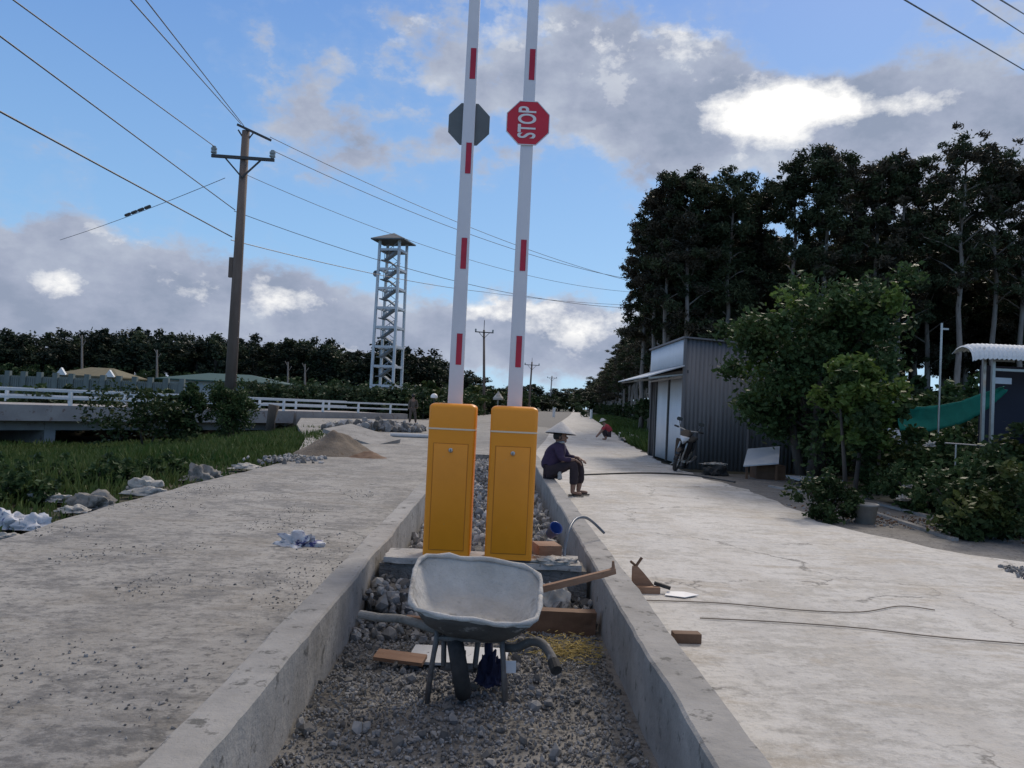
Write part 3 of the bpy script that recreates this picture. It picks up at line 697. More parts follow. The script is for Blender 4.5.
for i in range(160):
    x = rnd.gauss(-4.35, .3); y = rnd.gauss(17.2, .5); stone(mb, (x, y, .02), rnd.uniform(.02, .09), rnd.choice((0, 1, 2)))
tag(mb.build('rubble', [M['stone_a'], M['stone_b'], M['stone_w']]), 'broken rubble on the carriageway edge left of the sand pile', 'rubble', kind='stuff')
mb = MB()
for i in range(420):
    t = rnd.random(); x = -7.2+t*3.8; y = 34+rnd.uniform(-1.2, 1.6)+2*t; r = rnd.uniform(.06, .26)
    stone(mb, (x, y, r*.5+rnd.random()*.25*(1-abs(t-.5)*2)), r, rnd.choice((0, 1, 1, 2)))
tag(mb.build('rubble', [M['stone_a'], M['stone_b'], M['stone_w']]), 'dark rubble bank between the sand pile and the end of the white bridge railing', 'rubble', kind='stuff')
o = MB().box(-1.0, 1.0, -.7, .7, -.06, .06).build('concrete_slab', M['kerb']); o.location = (-4.3, 25.5, .2); o.rotation_euler = (.12, .2, -.45)
tag(o, 'broken concrete slab leaning behind the sand pile', 'slab')
tag(MB().tube([(-4.0, 30, .08), (-2.0, 30.3, .08)], .08, 10).build('pipe', M['white_board']), 'white pipe lying on the carriageway behind the left cabinet', 'pipe')

# ------------------------------------------------------------------ bridge
def bp(s, n, z): q = BA+BD*s+BN*n; return (q.x, q.y, z)
br = empty('bridge', bp(0, 0, 0), 0, 'grey concrete bridge with white railings crossing the canal on the left', 'bridge')
br.location = (0, 0, 0)
s0, s1 = -45, 27.7
mb = MB(); mb.beam(bp(s0, .35, .03), bp(ABUT, .35, .03), .7, .72); mb.build('edge_beam', M['bridgec'], br)
mb = MB(); mb.beam(bp(s0, 3.5, .25), bp(s1, 3.5, .25), 5.6, .18); mb.build('deck', M['bridgec'], br)
mb = MB(); mb.beam(bp(s0, 1.1, -.45), bp(ABUT-.3, 1.1, -.45), .5, .7); mb.beam(bp(s0, 3.4, -.45), bp(ABUT-.3, 3.4, -.45), .5, .7); mb.beam(bp(s0, 5.7, -.45), bp(ABUT-.3, 5.7, -.45), .5, .7); mb.build('girder', M['bridgec'], br)
mb = MB(); mb.beam(bp(ABUT, .4, -.7), bp(ABUT, 6.4, -.7), .6, 2.2)
mb.build('abutment', M['bridgec'], br)
mb = MB(); mb.beam(bp(ABUT+.3, .3, -.4), bp(s1, .3, -.4), .5, 1.6); mb.build('wing_wall', M['bridgec'], br)
for s in (-8, 3): MB().beam(bp(s, .8, -1.1), bp(s, 6, -1.1), .5, 1.6).build('pier', M['bridgec'], br)
for nn in (.12, 6.2):
    for z, w in ((1.06, .1), (.72, .09)):
        MB().beam(bp(s0, nn, z), bp(s1, nn, z), w, w*1.1).build('rail', M['railw'], br)
    s = s0+.5; k = 0
    while s < s1:
        MB().beam(bp(s, nn, .38), bp(s, nn, 1.005), .13, .16).build('railing_post', M['railw'], br); s += 3.2; k += 1
# log leaning at the bridge and person on the bridge end
o = MB().tube([at(269, 438, 38), at(271, 420, 38), at(274, 405, 38)], [.24, .2, .26], 9).build('tree_stump', M['barkd'], smooth=True)
tag(o, 'dark dead tree stump standing in front of the bridge beam right of the round bush', 'tree stump')

# ------------------------------------------------------------------ tower
def tower():
    bx, by = at(386, 393, 90).x+.0, 90
    t = empty('watch_tower', (bx, by, 0), radians(-14), 'tall pale open stair tower with a hipped roof rising over the far left treeline', 'tower')
    hw, hd = 1.22, 1.22; ztop = 19.2
    lev = [2.86-2.17+2.17*i for i in range(0, 9)]
    for sx in (-1, 1):
        for sy in (-1, 1):
            MB().beam((sx*hw*1.08, sy*hd*1.08, 0), (sx*hw*.95, sy*hd*.95, ztop), .26, .26).build('column', M['towerc'], t)
    for i, z in enumerate(lev):
        k = 1.07-.12*z/19; b = MB()
        for (a, c) in (((-1, -1), (1, -1)), ((1, -1), (1, 1)), ((1, 1), (-1, 1)), ((-1, 1), (-1, -1))):
            A = Vector((a[0]*hw*k, a[1]*hd*k, z)); B = Vector((c[0]*hw*k, c[1]*hd*k, z)); d = (B-A).normalized()*.153; b.beam(A+d, B-d, .22, .26)
        b.build('ring_beam', M['towerc'], t)
        if i == len(lev)-1: break
        zn = lev[i+1]; st = MB(); s = 1 if i % 2 == 0 else 1
        # two flights and a landing
        st.box(-hw*.85, -hw*.4, -hd*.8, hd*.8, z+(zn-z)*.5-.1, z+(zn-z)*.5)
        st.beam((hw*.8, -hd*.5, zn-.0), (-hw*.45, -hd*.5, z+(zn-z)*.5), .9, .16)
        st.beam((-hw*.45, hd*.5, z+(zn-z)*.5), (hw*.8, hd*.5, z), .9, .16)
        st.build('stair_flight', M['tower_d'], t)
        rl = MB()
        rl.beam((hw*.8, -hd*.9, zn+.8), (-hw*.45, -hd*.9, z+(zn-z)*.5+.8), .06)
        for q in range(4):
            u = q/3; x = hw*.8-(hw*1.25)*u; zz = zn-(zn-z)*.5*u; rl.beam((x, -hd*.9, zz), (x, -hd*.9, zz+.8), .05)
        rl.beam((hw*.8, -hd*.05, z+.8), (-hw*.45, -hd*.05, z+(zn-z)*.5+.8), .06)
        rl.build('handrail', M['tower_d'], t)
    MB().box(-hw*.94, hw*.94, -hd*.94, hd*.94, lev[-1]-.1, lev[-1]+.05).build('platform', M['tower_d'], t)
    r = 1.95
    vs = [(-r, -r, ztop), (r, -r, ztop), (r, r, ztop), (-r, r, ztop), (0, 0, ztop+.95), (-r, -r, ztop-.14), (r, -r, ztop-.14), (r, r, ztop-.14), (-r, r, ztop-.14)]
    MB().add(vs, [(0, 1, 4), (1, 2, 4), (2, 3, 4), (3, 0, 4), (0, 5, 6, 1), (1, 6, 7, 2), (2, 7, 8, 3), (3, 8, 5, 0), (5, 8, 7, 6)]).build('roof', M['signback'], t)
    vs, fs = lathe([(.0, .45), (.12, .42), (.38, 0), (.36, 0), (0, .3)], 12)
    sp = MB().add([(a-1.6, c-.8, b+15.4) for a, b, c in vs], fs); sp.beam((-1.6, -.7, 15.4), (-1.1, -.7, 15.4), .12); sp.build('loudspeaker', M['tower_d'], t)
tower()

# ------------------------------------------------------------------ utility poles and lines
def pole(base, top, r0, r1, mat, label, arm_w, arm_drop, yaw, vbrace=True, cap=None, group='power line poles', spike=0):
    b, tp = Vector(base), Vector(top)
    t = empty('utility_pole', b, 0, label, 'utility pole', group); L = tp-b
    MB().tube([Vector((0, 0, -.3)), L*.5, L], [r0, (r0+r1)/2, r1], 14).build('shaft', mat, t, smooth=True)
    c = L*(1-arm_drop/L.length); d = Vector((cos(yaw), sin(yaw), 0))*arm_w/2; k = r1+.05; back = Vector((sin(yaw), -cos(yaw), 0))*k
    m = MB().beam(c-d+back, c+d+back, .1, .12); ends = []
    if vbrace:
        m.beam(c-d*.6+back, c+back+Vector((0, 0, -arm_w*.32)), .06); m.beam(c+d*.6+back, c+back+Vector((0, 0, -arm_w*.32)), .06)
    m.build('crossarm', M['pole_metal'], t)
    for s in (-1, 1):
        p = c+d*s*.93+back; i = MB()
        for z, r in ((.09, .045), (.15, .075), (.21, .06), (.28, .075), (.35, .05)): i.tube([p+Vector((0, 0, z-.035)), p+Vector((0, 0, z+.035))], r*1.55, 10)
        i.tube([p+Vector((0, 0, .05)), p+Vector((0, 0, .3))], .03, 6)
        i.build('insulator', M['ceramic'], t); ends.append(b+p+Vector((0, 0, .38)))
    if spike:
        MB().beam(L, L+Vector((0, 0, spike)), .08).build('top_spike', M['pole_metal'], t)
    return t, ends
pb, pt = at(228, 428, 32), at(246, 131, 32)
t, ends = pole(pb, pt, .24, .15, M['pole_c'], 'tall leaning brown power pole with a braced crossarm behind the round bush', 2.45, 1.15, radians(4))
L = pt-pb
m = MB().beam(L+Vector((-.3, -.2, .18)), L+Vector((1.0, .1, -.3)), .08); m.beam(L+Vector((-.05, 0, -.35)), L+Vector((-.28, -.1, .0)), .05).beam(L+Vector((.1, 0, -.35)), L+Vector((.25, .1, -.05)), .05); m.build('top_bracket', M['pole_metal'], t)
q = L*(6.2/L.length); MB().box(-.42, -.26, -.07, .07, -.4, .4).build('meter_box', M['pole_c'], t).location = q+Vector((.08, 0, .2))
p2, e2 = pole(at(484, 424, 98)*1, at(484, 330, 98), .2, .13, M['pole_c'], 'dark power pole standing between the two white arms in the distance', 2.3, .3, .2, spike=1.2)
p3, e3 = pole((5.8, 155, 0), at(532, 362, 155), .22, .15, M['pole_c'], 'distant power pole right of the right barrier arm', 3, .6, .2, spike=.8)
p4, e4 = pole((15.2, 240, 0), at(552, 376, 240), .24, .18, M['pole_g'], 'farthest tiny power pole over the end of the road', 3, .6, .2)
p5, e5 = pole((10.85, 55, 0), at(663, 258, 55), .2, .14, M['pole_g'], 'grey concrete power pole with V braced crossarm rising behind the tin shed', 3.0, 2.3, .05)
n_w = [0]
def cable(a, b, sag, label, r=.012, ext=0):
    a, b = Vector(a), Vector(b); pts = []
    for k in range(25):
        t = k/24; p = a.lerp(b, t); p.z -= sag*4*t*(1-t); pts.append(p)
    return tag(MB().tube(pts, r, 6).build('power_line', M['wire']), label, 'power line', 'overhead power lines')
# wires from beyond the left edge and behind the viewer to the pole
bl, br_ = ends
def back(px, py, dist=9): return at(px, py, dist)
cable(back(-150, -119, 12), bl, .0, 'second power line from the top left corner, reaching the left crossarm insulator', .017)
cable(back(-130, -60, 12), at(235, 210, 31.9), .0, 'third power line down from the left, meeting the pole below its crossarm', .017)
cable(back(40, -102, 12), at(241, 124, 32), .0, 'left one of the pair of lines falling steeply to the pole top', .015)
cable(back(60, -110, 12), at(244, 126, 32), .0, 'right one of the pair of lines falling steeply to the pole top', .015)
cable(back(-160, 25, 12), at(232, 237, 31.9), .0, 'thick lowest power line crossing from the left edge to the pole', .022)
x = at(225, 178, 32)
w = cable(x, at(60, 240, 44), .1, 'faint guy wire leaving the pole to the lower left with a dark insulator string', .012)
for k in range(4):
    a = Vector(x).lerp(at(60, 240, 44), .40+.04*k-.02); b_ = Vector(x).lerp(at(60, 240, 44), .40+.04*k+.005)
    MB().tube([a, b_], .07, 8).build('insulator', M['pole_metal'], w)
# onward to the right
pr = at(663, 262, 55)
cable(at(270, 137, 32), e5[0], .6, 'highest faint line from the brown pole top towards the shed', .013)
cable(br_, e5[1], 1.0, 'second faint line, from the right insulator of the brown pole towards the shed', .013)
cable(at(240, 172, 32), e5[0]-Vector((0, 0, .6)), 1.0, 'third faint line running right from below the brown pole crossarm', .011)
cable(at(234, 211, 32), e5[1]-Vector((0, 0, 1.5)), 1.2, 'fourth faint line running right past the tower', .013)
cable(at(231, 240, 32), at(484, 292, 60), .25, 'dark lower line running right from the brown pole past the tower roof', .018)
cable(at(484, 292, 60), at(661, 306, 55), .2, 'faint continuation of the lower line beyond the left barrier arm', .012)
for i, (a, b, r) in enumerate((((905, 0), (1024, 70), .014), ((972, 0), (1024, 34), .012), ((1001, 0), (1024, 14), .014))):
    A = at(*a, 10); B = at(*b, 16); d = B-A
    cable(A-d*1.5, B+d*1.2, 0, ('lowest', 'middle', 'uppermost')[i]+' of the three power lines crossing the top right corner', r*.75)

# ------------------------------------------------------------------ foliage
def leaves(mb, c, R, n, size, rs, mi=0, flat=1.0, droop=0, elong=1.8):
    for _ in range(n):
        while True:
            p = Vector((rs.uniform(-1, 1), rs.uniform(-1, 1), rs.uniform(-1, 1)))
            if p.length <= 1: break
        p *= .55+.75*rs.random()**1.6; P = Vector(c)+Vector((p.x*R[0], p.y*R[1], p.z*R[2]))
        a = Vector((rs.gauss(0, 1), rs.gauss(0, 1), rs.gauss(0, .6)-droop)).normalized(); b = Vector((rs.gauss(0, 1), rs.gauss(0, 1), rs.gauss(0, 1)))
        b = (b-a*b.dot(a)).normalized(); s = size*rs.uniform(.6, 1.3)
        A = a*s*.5*elong; B = b*s*.5
        mb.add([P-A, P+B-A*.1, P+A, P-B-A*.1], [(0, 1, 2, 3)], mi)
def make_slender(seed, hgt, bark, leafm, leafm2, n=5200, lsize=.2, wid=1.6, base=.36, sparse=1):
    rs = random.Random(seed); t = empty('plantation_tree')
    tr = MB(); pts = []; px = py = 0; m = 9
    bend = rs.uniform(-.28, .28)
    for k in range(m):
        z = hgt*.93*k/(m-1); px = bend*sin(z/hgt*3)+.12*rs.gauss(0, 1)*(k > 0); py = .1*rs.gauss(0, 1)*(k > 0); pts.append(Vector((px*.8, py*.6, z-.1*(k == 0))))
    tr.tube(pts, [.15*(1-.85*k/(m-1))+.02 for k in range(m)], 8)
    def trunk_at(z):
        u = max(0, min(.999, z/(hgt*.93)))*(m-1); k = int(u); return pts[k].lerp(pts[k+1], u-k)
    clumps = []
    nb = 20
    for k in range(nb):
        z = hgt*(base+(.96-base)*(k/nb)**.85); b = trunk_at(z); ang = k*2.4+rs.uniform(-.5, .5)
        f = (z/hgt-base)/(1-base)
        L = wid*(.55+.65*sin(pi*min(1, .25+f*.85)))*rs.uniform(.6, 1.15)
        tip = b+Vector((cos(ang)*L, sin(ang)*L, L*rs.uniform(.35, .8)))
        tr.tube([b, b.lerp(tip, .5)+Vector((0, 0, .1)), tip], [.045, .03, .012], 5)
        clumps.append((tip, rs.uniform(.45, .85)))
        if rs.random() < .7: clumps.append((b.lerp(tip, .55)+Vector((rs.gauss(0, .2), rs.gauss(0, .2), .25)), rs.uniform(.35, .6)))
    clumps.append((pts[-1]+Vector((0, 0, .35)), .6))
    tr.build('trunk', bark, t, smooth=True)
    lf = MB(); sub = []
    for c, r in clumps:
        for _ in range(5):
            o_ = Vector((rs.gauss(0, 1), rs.gauss(0, 1), rs.gauss(0, .8)))*r*.62; sub.append((c+o_, r*rs.uniform(.35, .75)))
    per = n/len(sub)*sparse
    for c, r in sub:
        leaves(lf, c, (r, r, r*.8), int(per*(r/.26)**1.6)+2, lsize, rs, 0 if rs.random() < .7 else 1, droop=.7, elong=3.3)
    lf.build('crown', [leafm, leafm2], t, fix=False)
    return t
def make_broad(name, seed, hgt, cw, ch, bark, mats, n=5000, lsize=.2, nc=26, trunkr=.15, stems=1, zc=None, parts=('trunk', 'crown')):
    rs = random.Random(seed); t = empty(name); tr = MB(); zc = zc if zc is not None else hgt-ch/2
    cl = []
    for k in range(nc):
        while True:
            p = Vector((rs.uniform(-1, 1), rs.uniform(-1, 1), rs.uniform(-1, 1)))
            if .35 < p.length < 1: break
        c = Vector((p.x*cw/2*.85, p.y*cw/2*.85, zc+p.z*ch/2*.85)); cl.append((c, rs.uniform(.16, .27)*cw))
    for s in range(stems):
        a = 2*pi*s/max(1, stems)+.4; lean = Vector((cos(a), sin(a), 0))*(.0 if stems == 1 else cw*.12)
        tr.tube([Vector((0, 0, -.1))+lean*.3, Vector((0, 0, (zc-ch*.3)*.6))+lean*.8, Vector((0, 0, zc))+lean*1.5], [trunkr, trunkr*.75, trunkr*.35], 8)
    for c, r in cl[::2]:
        s0_ = Vector((0, 0, max(.15, zc-ch*.35))); tr.tube([s0_, s0_.lerp(c, .5)+Vector((0, 0, .05*ch)), c], [trunkr*.4, trunkr*.22, .01], 5)
    tr.build(parts[0], bark, t, smooth=True)
    sub = []
    for c, r in cl:
        for _ in range(3): sub.append((c+Vector((rs.gauss(0, 1), rs.gauss(0, 1), rs.gauss(0, .8)))*r*.5, r*rs.uniform(.4, .8)))
    cl = sub
    lf = MB(); per = n/len(cl)
    for c, r in cl:
        mi = rs.choices(range(len(mats)), weights=[6, 3, 1][:len(mats)])[0]
        leaves(lf, c, (r, r, r*.8), int(per*rs.uniform(.7, 1.3)), lsize, rs, mi)
    lf.build(parts[1], mats, t, fix=False)
    return t
def remember(o): KID[o.name] = kids(o)
first = {}
def place(proto, loc, rz, sc, label, cat, group=None, zs=None):
    if proto.name not in first: first[proto.name] = 1; o = proto
    else:
        o = copy_tree_fast(proto)
    o.location = loc; o.rotation_euler = (0, 0, rz); o.scale = (sc, sc, zs or sc)
    tag(o, label, cat, group); return o
def copy_tree_fast(o):
    c = o.copy(); COL.objects.link(c)
    for ch in KID[o.name]:
        d = ch.copy(); COL.objects.link(d); d.parent = c
    return c
SL = []
for k in range(7):
    SL.append(make_slender(100+k, 15, M['bark'], M['leaf_f'] if k % 3 else M['leaf_fb'], M['leaf_fb'] if k % 3 else M['leaf_f'], n=14500, lsize=.074, wid=1.15 if k != 5 else 1.5, base=(.34, .42, .3, .4, .36, .5, .28)[k]))
thin = make_slender(140, 15, M['bark'], M['leaf_f'], M['leaf_f'], n=9000, wid=.95, base=.45, lsize=.07)
opn = make_slender(141, 15, M['bark'], M['leaf_f'], M['leaf_fb'], n=9500, wid=1.6, base=.5, lsize=.072)
for o in SL+[thin, opn]: remember(o)
hero = [(650, 205, 50, 0), (660, 182, 47, 1), (670, 157, 45, 3), (692, 150, 44, 4), (714, 166, 46, 2), (737, 149, 44, 7), (764, 170, 46, 0), (799, 134, 43, 7), (831, 128, 42, 1), (856, 152, 45, 6), (884, 140, 42.5, 3), (908, 134, 42, 4), (936, 166, 45, 2), (966, 124, 40, 8), (1000, 140, 41, 8), (1030, 148, 41, 5), (1065, 140, 42, 3), (1100, 150, 42, 4)]
G1 = 'slender plantation trees on the right'
ORD = ['first', 'second', 'third', 'fourth', 'fifth', 'sixth', 'seventh', 'eighth', 'ninth', 'tenth', 'eleventh', 'twelfth', 'thirteenth', 'fourteenth', 'fifteenth', 'sixteenth', 'seventeenth', 'eighteenth']
for i, (px, py, d, v) in enumerate(hero):
    p = at(px, py, d); pr_ = (SL+[thin, opn])[v]; hh = p.z
    place(pr_, (p.x, d, 0), rnd.uniform(0, 6), 1.0*(hh/15.3)**.5*1.05, f'tall slender tree of the front row, {ORD[i]} from its left end', 'tree', G1, hh/15.9)
cnt = 0
for row in range(7):
    d = 47+row*3.6
    x = d*.186+ (0 if d < 55 else (d-50)*.06)+1.0
    while x < d*.86 and cnt < 150:
        h = min(15.5, rnd.uniform(11.2, 14.3)+.25*row); xx = x+rnd.uniform(-.7, .7)
        place(SL[rnd.randrange(7)], (xx, d+rnd.uniform(-1, 1), 0), rnd.uniform(0, 6), rnd.uniform(.95, 1.25), 'dark slender tree in the crowded rows behind the front row of the plantation', 'tree', 'crowded trees inside the plantation', h/15)
        x += 2.6; cnt += 1
def road_right(y):
    e = redge[12:]
    for (x0, y0), (x1, y1) in zip(e, e[1:]):
        if y0 <= y <= y1: return x0+(x1-x0)*(y-y0)/(y1-y0)
    return e[-1][0]
y = 56
while y < 430:
    for rw in (0, 1):
        x = road_right(y)+5.6+rw*3.5+rnd.uniform(-.6, .6)
        h = rnd.uniform(11.0, 13.5); pr_ = SL[rnd.randrange(7)]
        place(pr_, (x, y+rnd.uniform(-1, 1), 0), rnd.uniform(0, 6), rnd.uniform(1.0, 1.35)*(1 if y < 150 else 1.5), 'dark tree in the line edging the right side of the distant road', 'tree', 'trees lining the distant road', h/15*(1 if y < 150 else .95))
    y += 3.2+y*.025
# far wood on the left
BR = [make_broad('wood_tree', 300+k, 11, 6.5, 8.2, M['barkd'], [M['leaf_w'], M['leaf_f']], n=4200, lsize=.3, nc=20, trunkr=.22) for k in range(5)]
for o in BR: remember(o)
top = [(0, 330), (30, 338), (45, 345), (60, 335), (85, 325), (110, 332), (125, 328), (170, 327), (200, 333), (250, 334), (310, 335), (340, 345), (400, 346), (430, 350), (455, 362), (480, 375), (505, 385), (540, 388), (575, 385), (600, 372), (620, 366)]
def topy(px):
    for (a, b), (c, d) in zip(top, top[1:]):
        if a <= px <= c: return b+(d-b)*(px-a)/(c-a)
    return top[0][1] if px < 0 else top[-1][1]
px = -70
while px < 618:
    for rw in (0, 1, 2):
        d = (125 if px < 420 else 125+(px-420)*.95)+rw*7+rnd.uniform(-2, 2)
        q = at(px+rnd.uniform(-5, 5), topy(px)+rw*2+rnd.uniform(-5, 12)-2, d); h = max(4, q.z)
        place(BR[rnd.randrange(5)], (q.x, d, 0), rnd.uniform(0, 6), rnd.uniform(.85, 1.15)*(d/125)**.5, 'dark round topped tree in the far wood behind the bridge', 'tree', 'trees of the far wood', h/11.3)
    px += 19
tag(BR[0], 'dark round topped tree in the far wood behind the bridge')
# slim pale trunks standing before the far wood
for i, (px, y0, y1) in enumerate(((82, 335, 368), (288, 362, 388), (305, 364, 388), (157, 350, 372))):
    a, b = at(px, y1+6, 110), at(px, y0, 110)
    t = empty('dead_tree', a, 0, ('slim pale dead trunk above the ochre roof before the far wood', 'slim pale dead trunk nearer the brown pole, left of the pair before the far wood', 'slim pale dead trunk right of the pair before the far wood', 'slim pale dead trunk above the green roof')[i], 'dead tree', 'slim dead trunks before the far wood')
    MB().tube([(0, 0, 0), b-a], [.16, .1], 6).build('trunk', M['bark'], t)
    MB().tube([(b-a)*.7, (b-a)*.8+Vector((.5, 0, .3))], .05, 5).tube([(b-a)*.85, (b-a)*.95+Vector((-.4, 0, .3))], .04, 5).build('branch', M['bark'], t)

# dark undergrowth walls at forest foot
BU = [make_broad('undergrowth_bush', 400+k, 2.6, 3.2, 2.6, M['barkd'], [M['leaf_d'], M['leaf_f']], n=1800, lsize=.2, nc=14, trunkr=.05, zc=1.25, parts=('stem', 'foliage')) for k in range(3)]
for o in BU: remember(o)
for i in range(46):
    d = 44+rnd.uniform(0, 8); x = d*(.2+i*.0145)+rnd.uniform(-.6, .6)
    place(BU[rnd.randrange(3)], (x, d, -.1), rnd.uniform(0, 6), rnd.uniform(.9, 1.5), 'dark undergrowth bush at the foot of the plantation', 'bush', 'undergrowth bushes of the plantation')
for i in range(26):
    y = 60+i*8; x = road_right(y)+5.5+rnd.uniform(-.4, .4)
    place(BU[rnd.randrange(3)], (x, y, -.1), rnd.uniform(0, 6), rnd.uniform(.8, 1.2), 'dark undergrowth bush under the trees of the distant road', 'bush', 'undergrowth bushes of the distant road')
for i in range(15):  # added bushes, hiding sunlit ground so the gap under the bridge stays dark
    q = BA+BD*(-14+i*2.1)+BN*7.6
    place(BU[i % 3], (q.x, q.y, -1.6), rnd.uniform(0, 6), 1.05, 'dark bush added behind the bridge beam to keep the gap below it dark', 'bush', 'bushes added to darken the gap under the bridge')
for i in range(44):
    px = -60+i*16; d = (118 if px < 420 else 118+(px-420)*.95); q = at(px, 395, d)
    place(BU[i % 3], (q.x, d, -.2), rnd.uniform(0, 6), 1.5*(d/118)**.5, 'dark undergrowth bush at the foot of the far wood', 'bush', 'undergrowth bushes of the far wood')
# hedge-like green growth behind the bridge and along the far left road
HG = [make_broad('hedge_bush', 430+k, 2.2, 3.4, 2.2, M['barkd'], [M['leaf_h'], M['leaf_d']], n=1500, lsize=.2, nc=14, trunkr=.05, zc=1.05, parts=('stem', 'foliage')) for k in range(2)]
HG.append(make_broad('hedge_bush', 444, 3, 3.4, 3, M['barkd'], [M['leaf_d'], M['leaf_y']], n=1800, lsize=.2, nc=16, trunkr=.05, zc=1.4, parts=('stem', 'foliage')))
for o in HG: remember(o)
for i in range(24):
    px = 235+i*9; q = at(px, 392, 66+rnd.uniform(-2, 2)); place(HG[i % 2], (q.x, q.y, -.2), rnd.uniform(0, 6), rnd.uniform(.9, 1.05), 'pale green bush in the hedge right behind the bridge railing', 'bush', 'hedge behind the bridge railing')
for i in range(14):
    px = 424+i*7; d = 62+i*5; q = at(px, 400, d); place(HG[2], (q.x, d, -.1), rnd.uniform(0, 6), rnd.uniform(.8, 1.1)*(1+i*.02), 'dark green bush in the clump behind the barrier cabinets, right of the bridge end', 'bush', 'bush clump behind the cabinets')
# bushes before the bridge
b1 = make_broad('round_bush', 501, 2.25, 2.5, 2.3, M['barkd'], [M['leaf_d'], M['leaf_m']], n=11000, lsize=.07, nc=40, trunkr=.05, zc=1.15, parts=('stem', 'foliage'))
q = at(228, 437, 31); b1.location = (q.x, 31, q.z); b1.scale = (.82, .82, .92); tag(b1, 'dense dark round bush at the foot of the brown power pole', 'bush')
b2 = make_broad('shrub', 502, 2.0, 3.3, 1.7, M['barkd'], [M['leaf_m'], M['leaf_d'], M['leaf_y']], n=3200, lsize=.09, nc=24, trunkr=.04, stems=3, zc=1.2, parts=('stem', 'foliage'))
q = at(145, 446, 29); b2.location = (q.x, 29, q.z); tag(b2, 'wide loose leafy shrub in front of the bridge, left of the dark round bush', 'shrub')
b3 = make_broad('shrub', 503, 2.3, 1.5, 2.3, M['barkd'], [M['leaf_m'], M['leaf_d']], n=2400, lsize=.1, nc=18, trunkr=.03, zc=1.3, parts=('stem', 'foliage'))
q = at(186, 444, 30); b3.location = (q.x, 30, q.z); tag(b3, 'narrow upright shrub between the wide loose shrub and the dark round bush', 'shrub')
# low weeds left of the grass
wd = make_broad('weed', 510, .5, .9, .5, M['barkd'], [M['leaf_m'], M['leaf_d']], n=420, lsize=.09, nc=9, trunkr=.01, zc=.22, parts=('stem', 'foliage')); remember(wd)
for i in range(34):
    x = -5.6-abs(rnd.gauss(0, 2.0)); y = rnd.uniform(9.5, 15)
    place(wd, (x, y, height(x, y)), rnd.uniform(0, 6), rnd.uniform(.4, .75), 'low broad leaved weed at the near edge of the left grass', 'weed', 'weeds at the edge of the left grass')
# grass
def blades(mb, x, y, z, h, rs, w=.012):
    a = rs.uniform(0, 2*pi); lean = Vector((rs.gauss(0, .35), rs.gauss(0, .35), 1)).normalized()*h; b = Vector((cos(a), sin(a), 0))*w; P = Vector((x, y, z))
    mb.add([P-b, P+b, P+lean*.6+b*.6+Vector((0, 0, .03)), P+lean], [(0, 1, 2, 3)])
rg = random.Random(5); mb = MB(); n = 0
while n < 60000:
    y = 7+38*rg.random()**.8; x = -4.7-(y*.72-1.5)*rg.random() if y*.72 > 2 else -5
    p = Vector((x, y))-BA
    if p.dot(BN) > -.5: n += 1; continue
    den = noise.noise(Vector((x*.35, y*.35, 4)))
    if x > -5.2 and rg.random() < .6: n += 1; continue
    blades(mb, x, y, height(x, y), rg.uniform(.16, .42)*(1+.7*den)*min(1, .35+(-4.7-x)*.35), rg, .008+y*.0011); n += 1
tag(mb.build('grass', M['grass'], fix=False), 'rough green grass on the low ground left of the carriageway', 'grass', kind='stuff')
mb = MB(); 
for i in range(26000):
    y = 24+130*rg.random()**1.6; x = road_right(max(y, 37.6)) if y > 37.5 else 5+(y-24)*.055
    x += .15+rg.random()*4.5*min(1, (y-20)/15)
    blades(mb, x, y, -.1, rg.uniform(.2, .65), rg, .01+y*.0012)
tag(mb.build('grass', M['grass_r'], fix=False), 'green grass verge between the distant road and the plantation', 'grass', kind='stuff')

# ------------------------------------------------------------------ compound wall and houses beyond the bridge
fa, fb = at(-40, 380, 72), at(182, 385, 72)
fw = empty('compound_fence', (0, 0, 0), 0, 'grey green panel fence with thick posts beyond the bridge railing', 'fence')
n = 14
for i in range(n+1):
    p = fa.lerp(fb, i/n); MB().box(p.x-.22, p.x+.22, 71.85, 72.2, 0, 2.35).build('fence_post', M['fence'], fw)
    if i < n:
        q = fa.lerp(fb, (i+1)/n); m = MB()
        k = 0; x = p.x+.24
        while x < q.x-.3: m.box(x, x+.16, 71.98, 72.05, 0, 1.95+.0*k); x += .19
        m.box(p.x+.24, q.x-.24, 72.07, 72.1, .0, 1.85); m.build('fence_panel', M['fence'], fw)
def house(name, px0, px1, ytop, Y, mat, zw, label, ov=.6, gables=True):
    a, b = at(px0, ytop, Y), at(px1, ytop, Y); cx = (a.x+b.x)/2; w = (b.x-a.x)/2; dd = 3.2; zt = a.z
    t = empty(name, (cx, Y, 0), 0, label, 'house')
    MB().box(-w+ov, w-ov, 0, 2*dd, 0, zw).build('wall', M['wall_p'], t)
    MB().add([(-w, -ov, zw), (w, -ov, zw), (w, 2*dd+ov, zw), (-w, 2*dd+ov, zw), (-w*.35, dd, zt), (w*.35, dd, zt), (-w, -ov, zw-.15), (w, -ov, zw-.15), (w, 2*dd+ov, zw-.15), (-w, 2*dd+ov, zw-.15)],
             [(0, 1, 5, 4), (1, 2, 5), (2, 3, 4, 5), (3, 0, 4), (0, 6, 7, 1), (1, 7, 8, 2), (2, 8, 9, 3), (3, 9, 6, 0), (6, 9, 8, 7)]).build('roof', mat, t)
    for k in (-.5, 0, .5):
        wd_ = MB().box(w*k-.5, w*k+.5, -.04, -.003, .9, 2.0).build('window', M['tower_d'], t)
    if gables:
        for s in (-1, 1): MB().prism([(s*w*.72-.6, zw-.05), (s*w*.72+.6, zw-.05), (s*w*.72, zw+.8)], -ov-.1, -ov+.3, 0, 'y').build('gable', M['railw'], t)
    return t
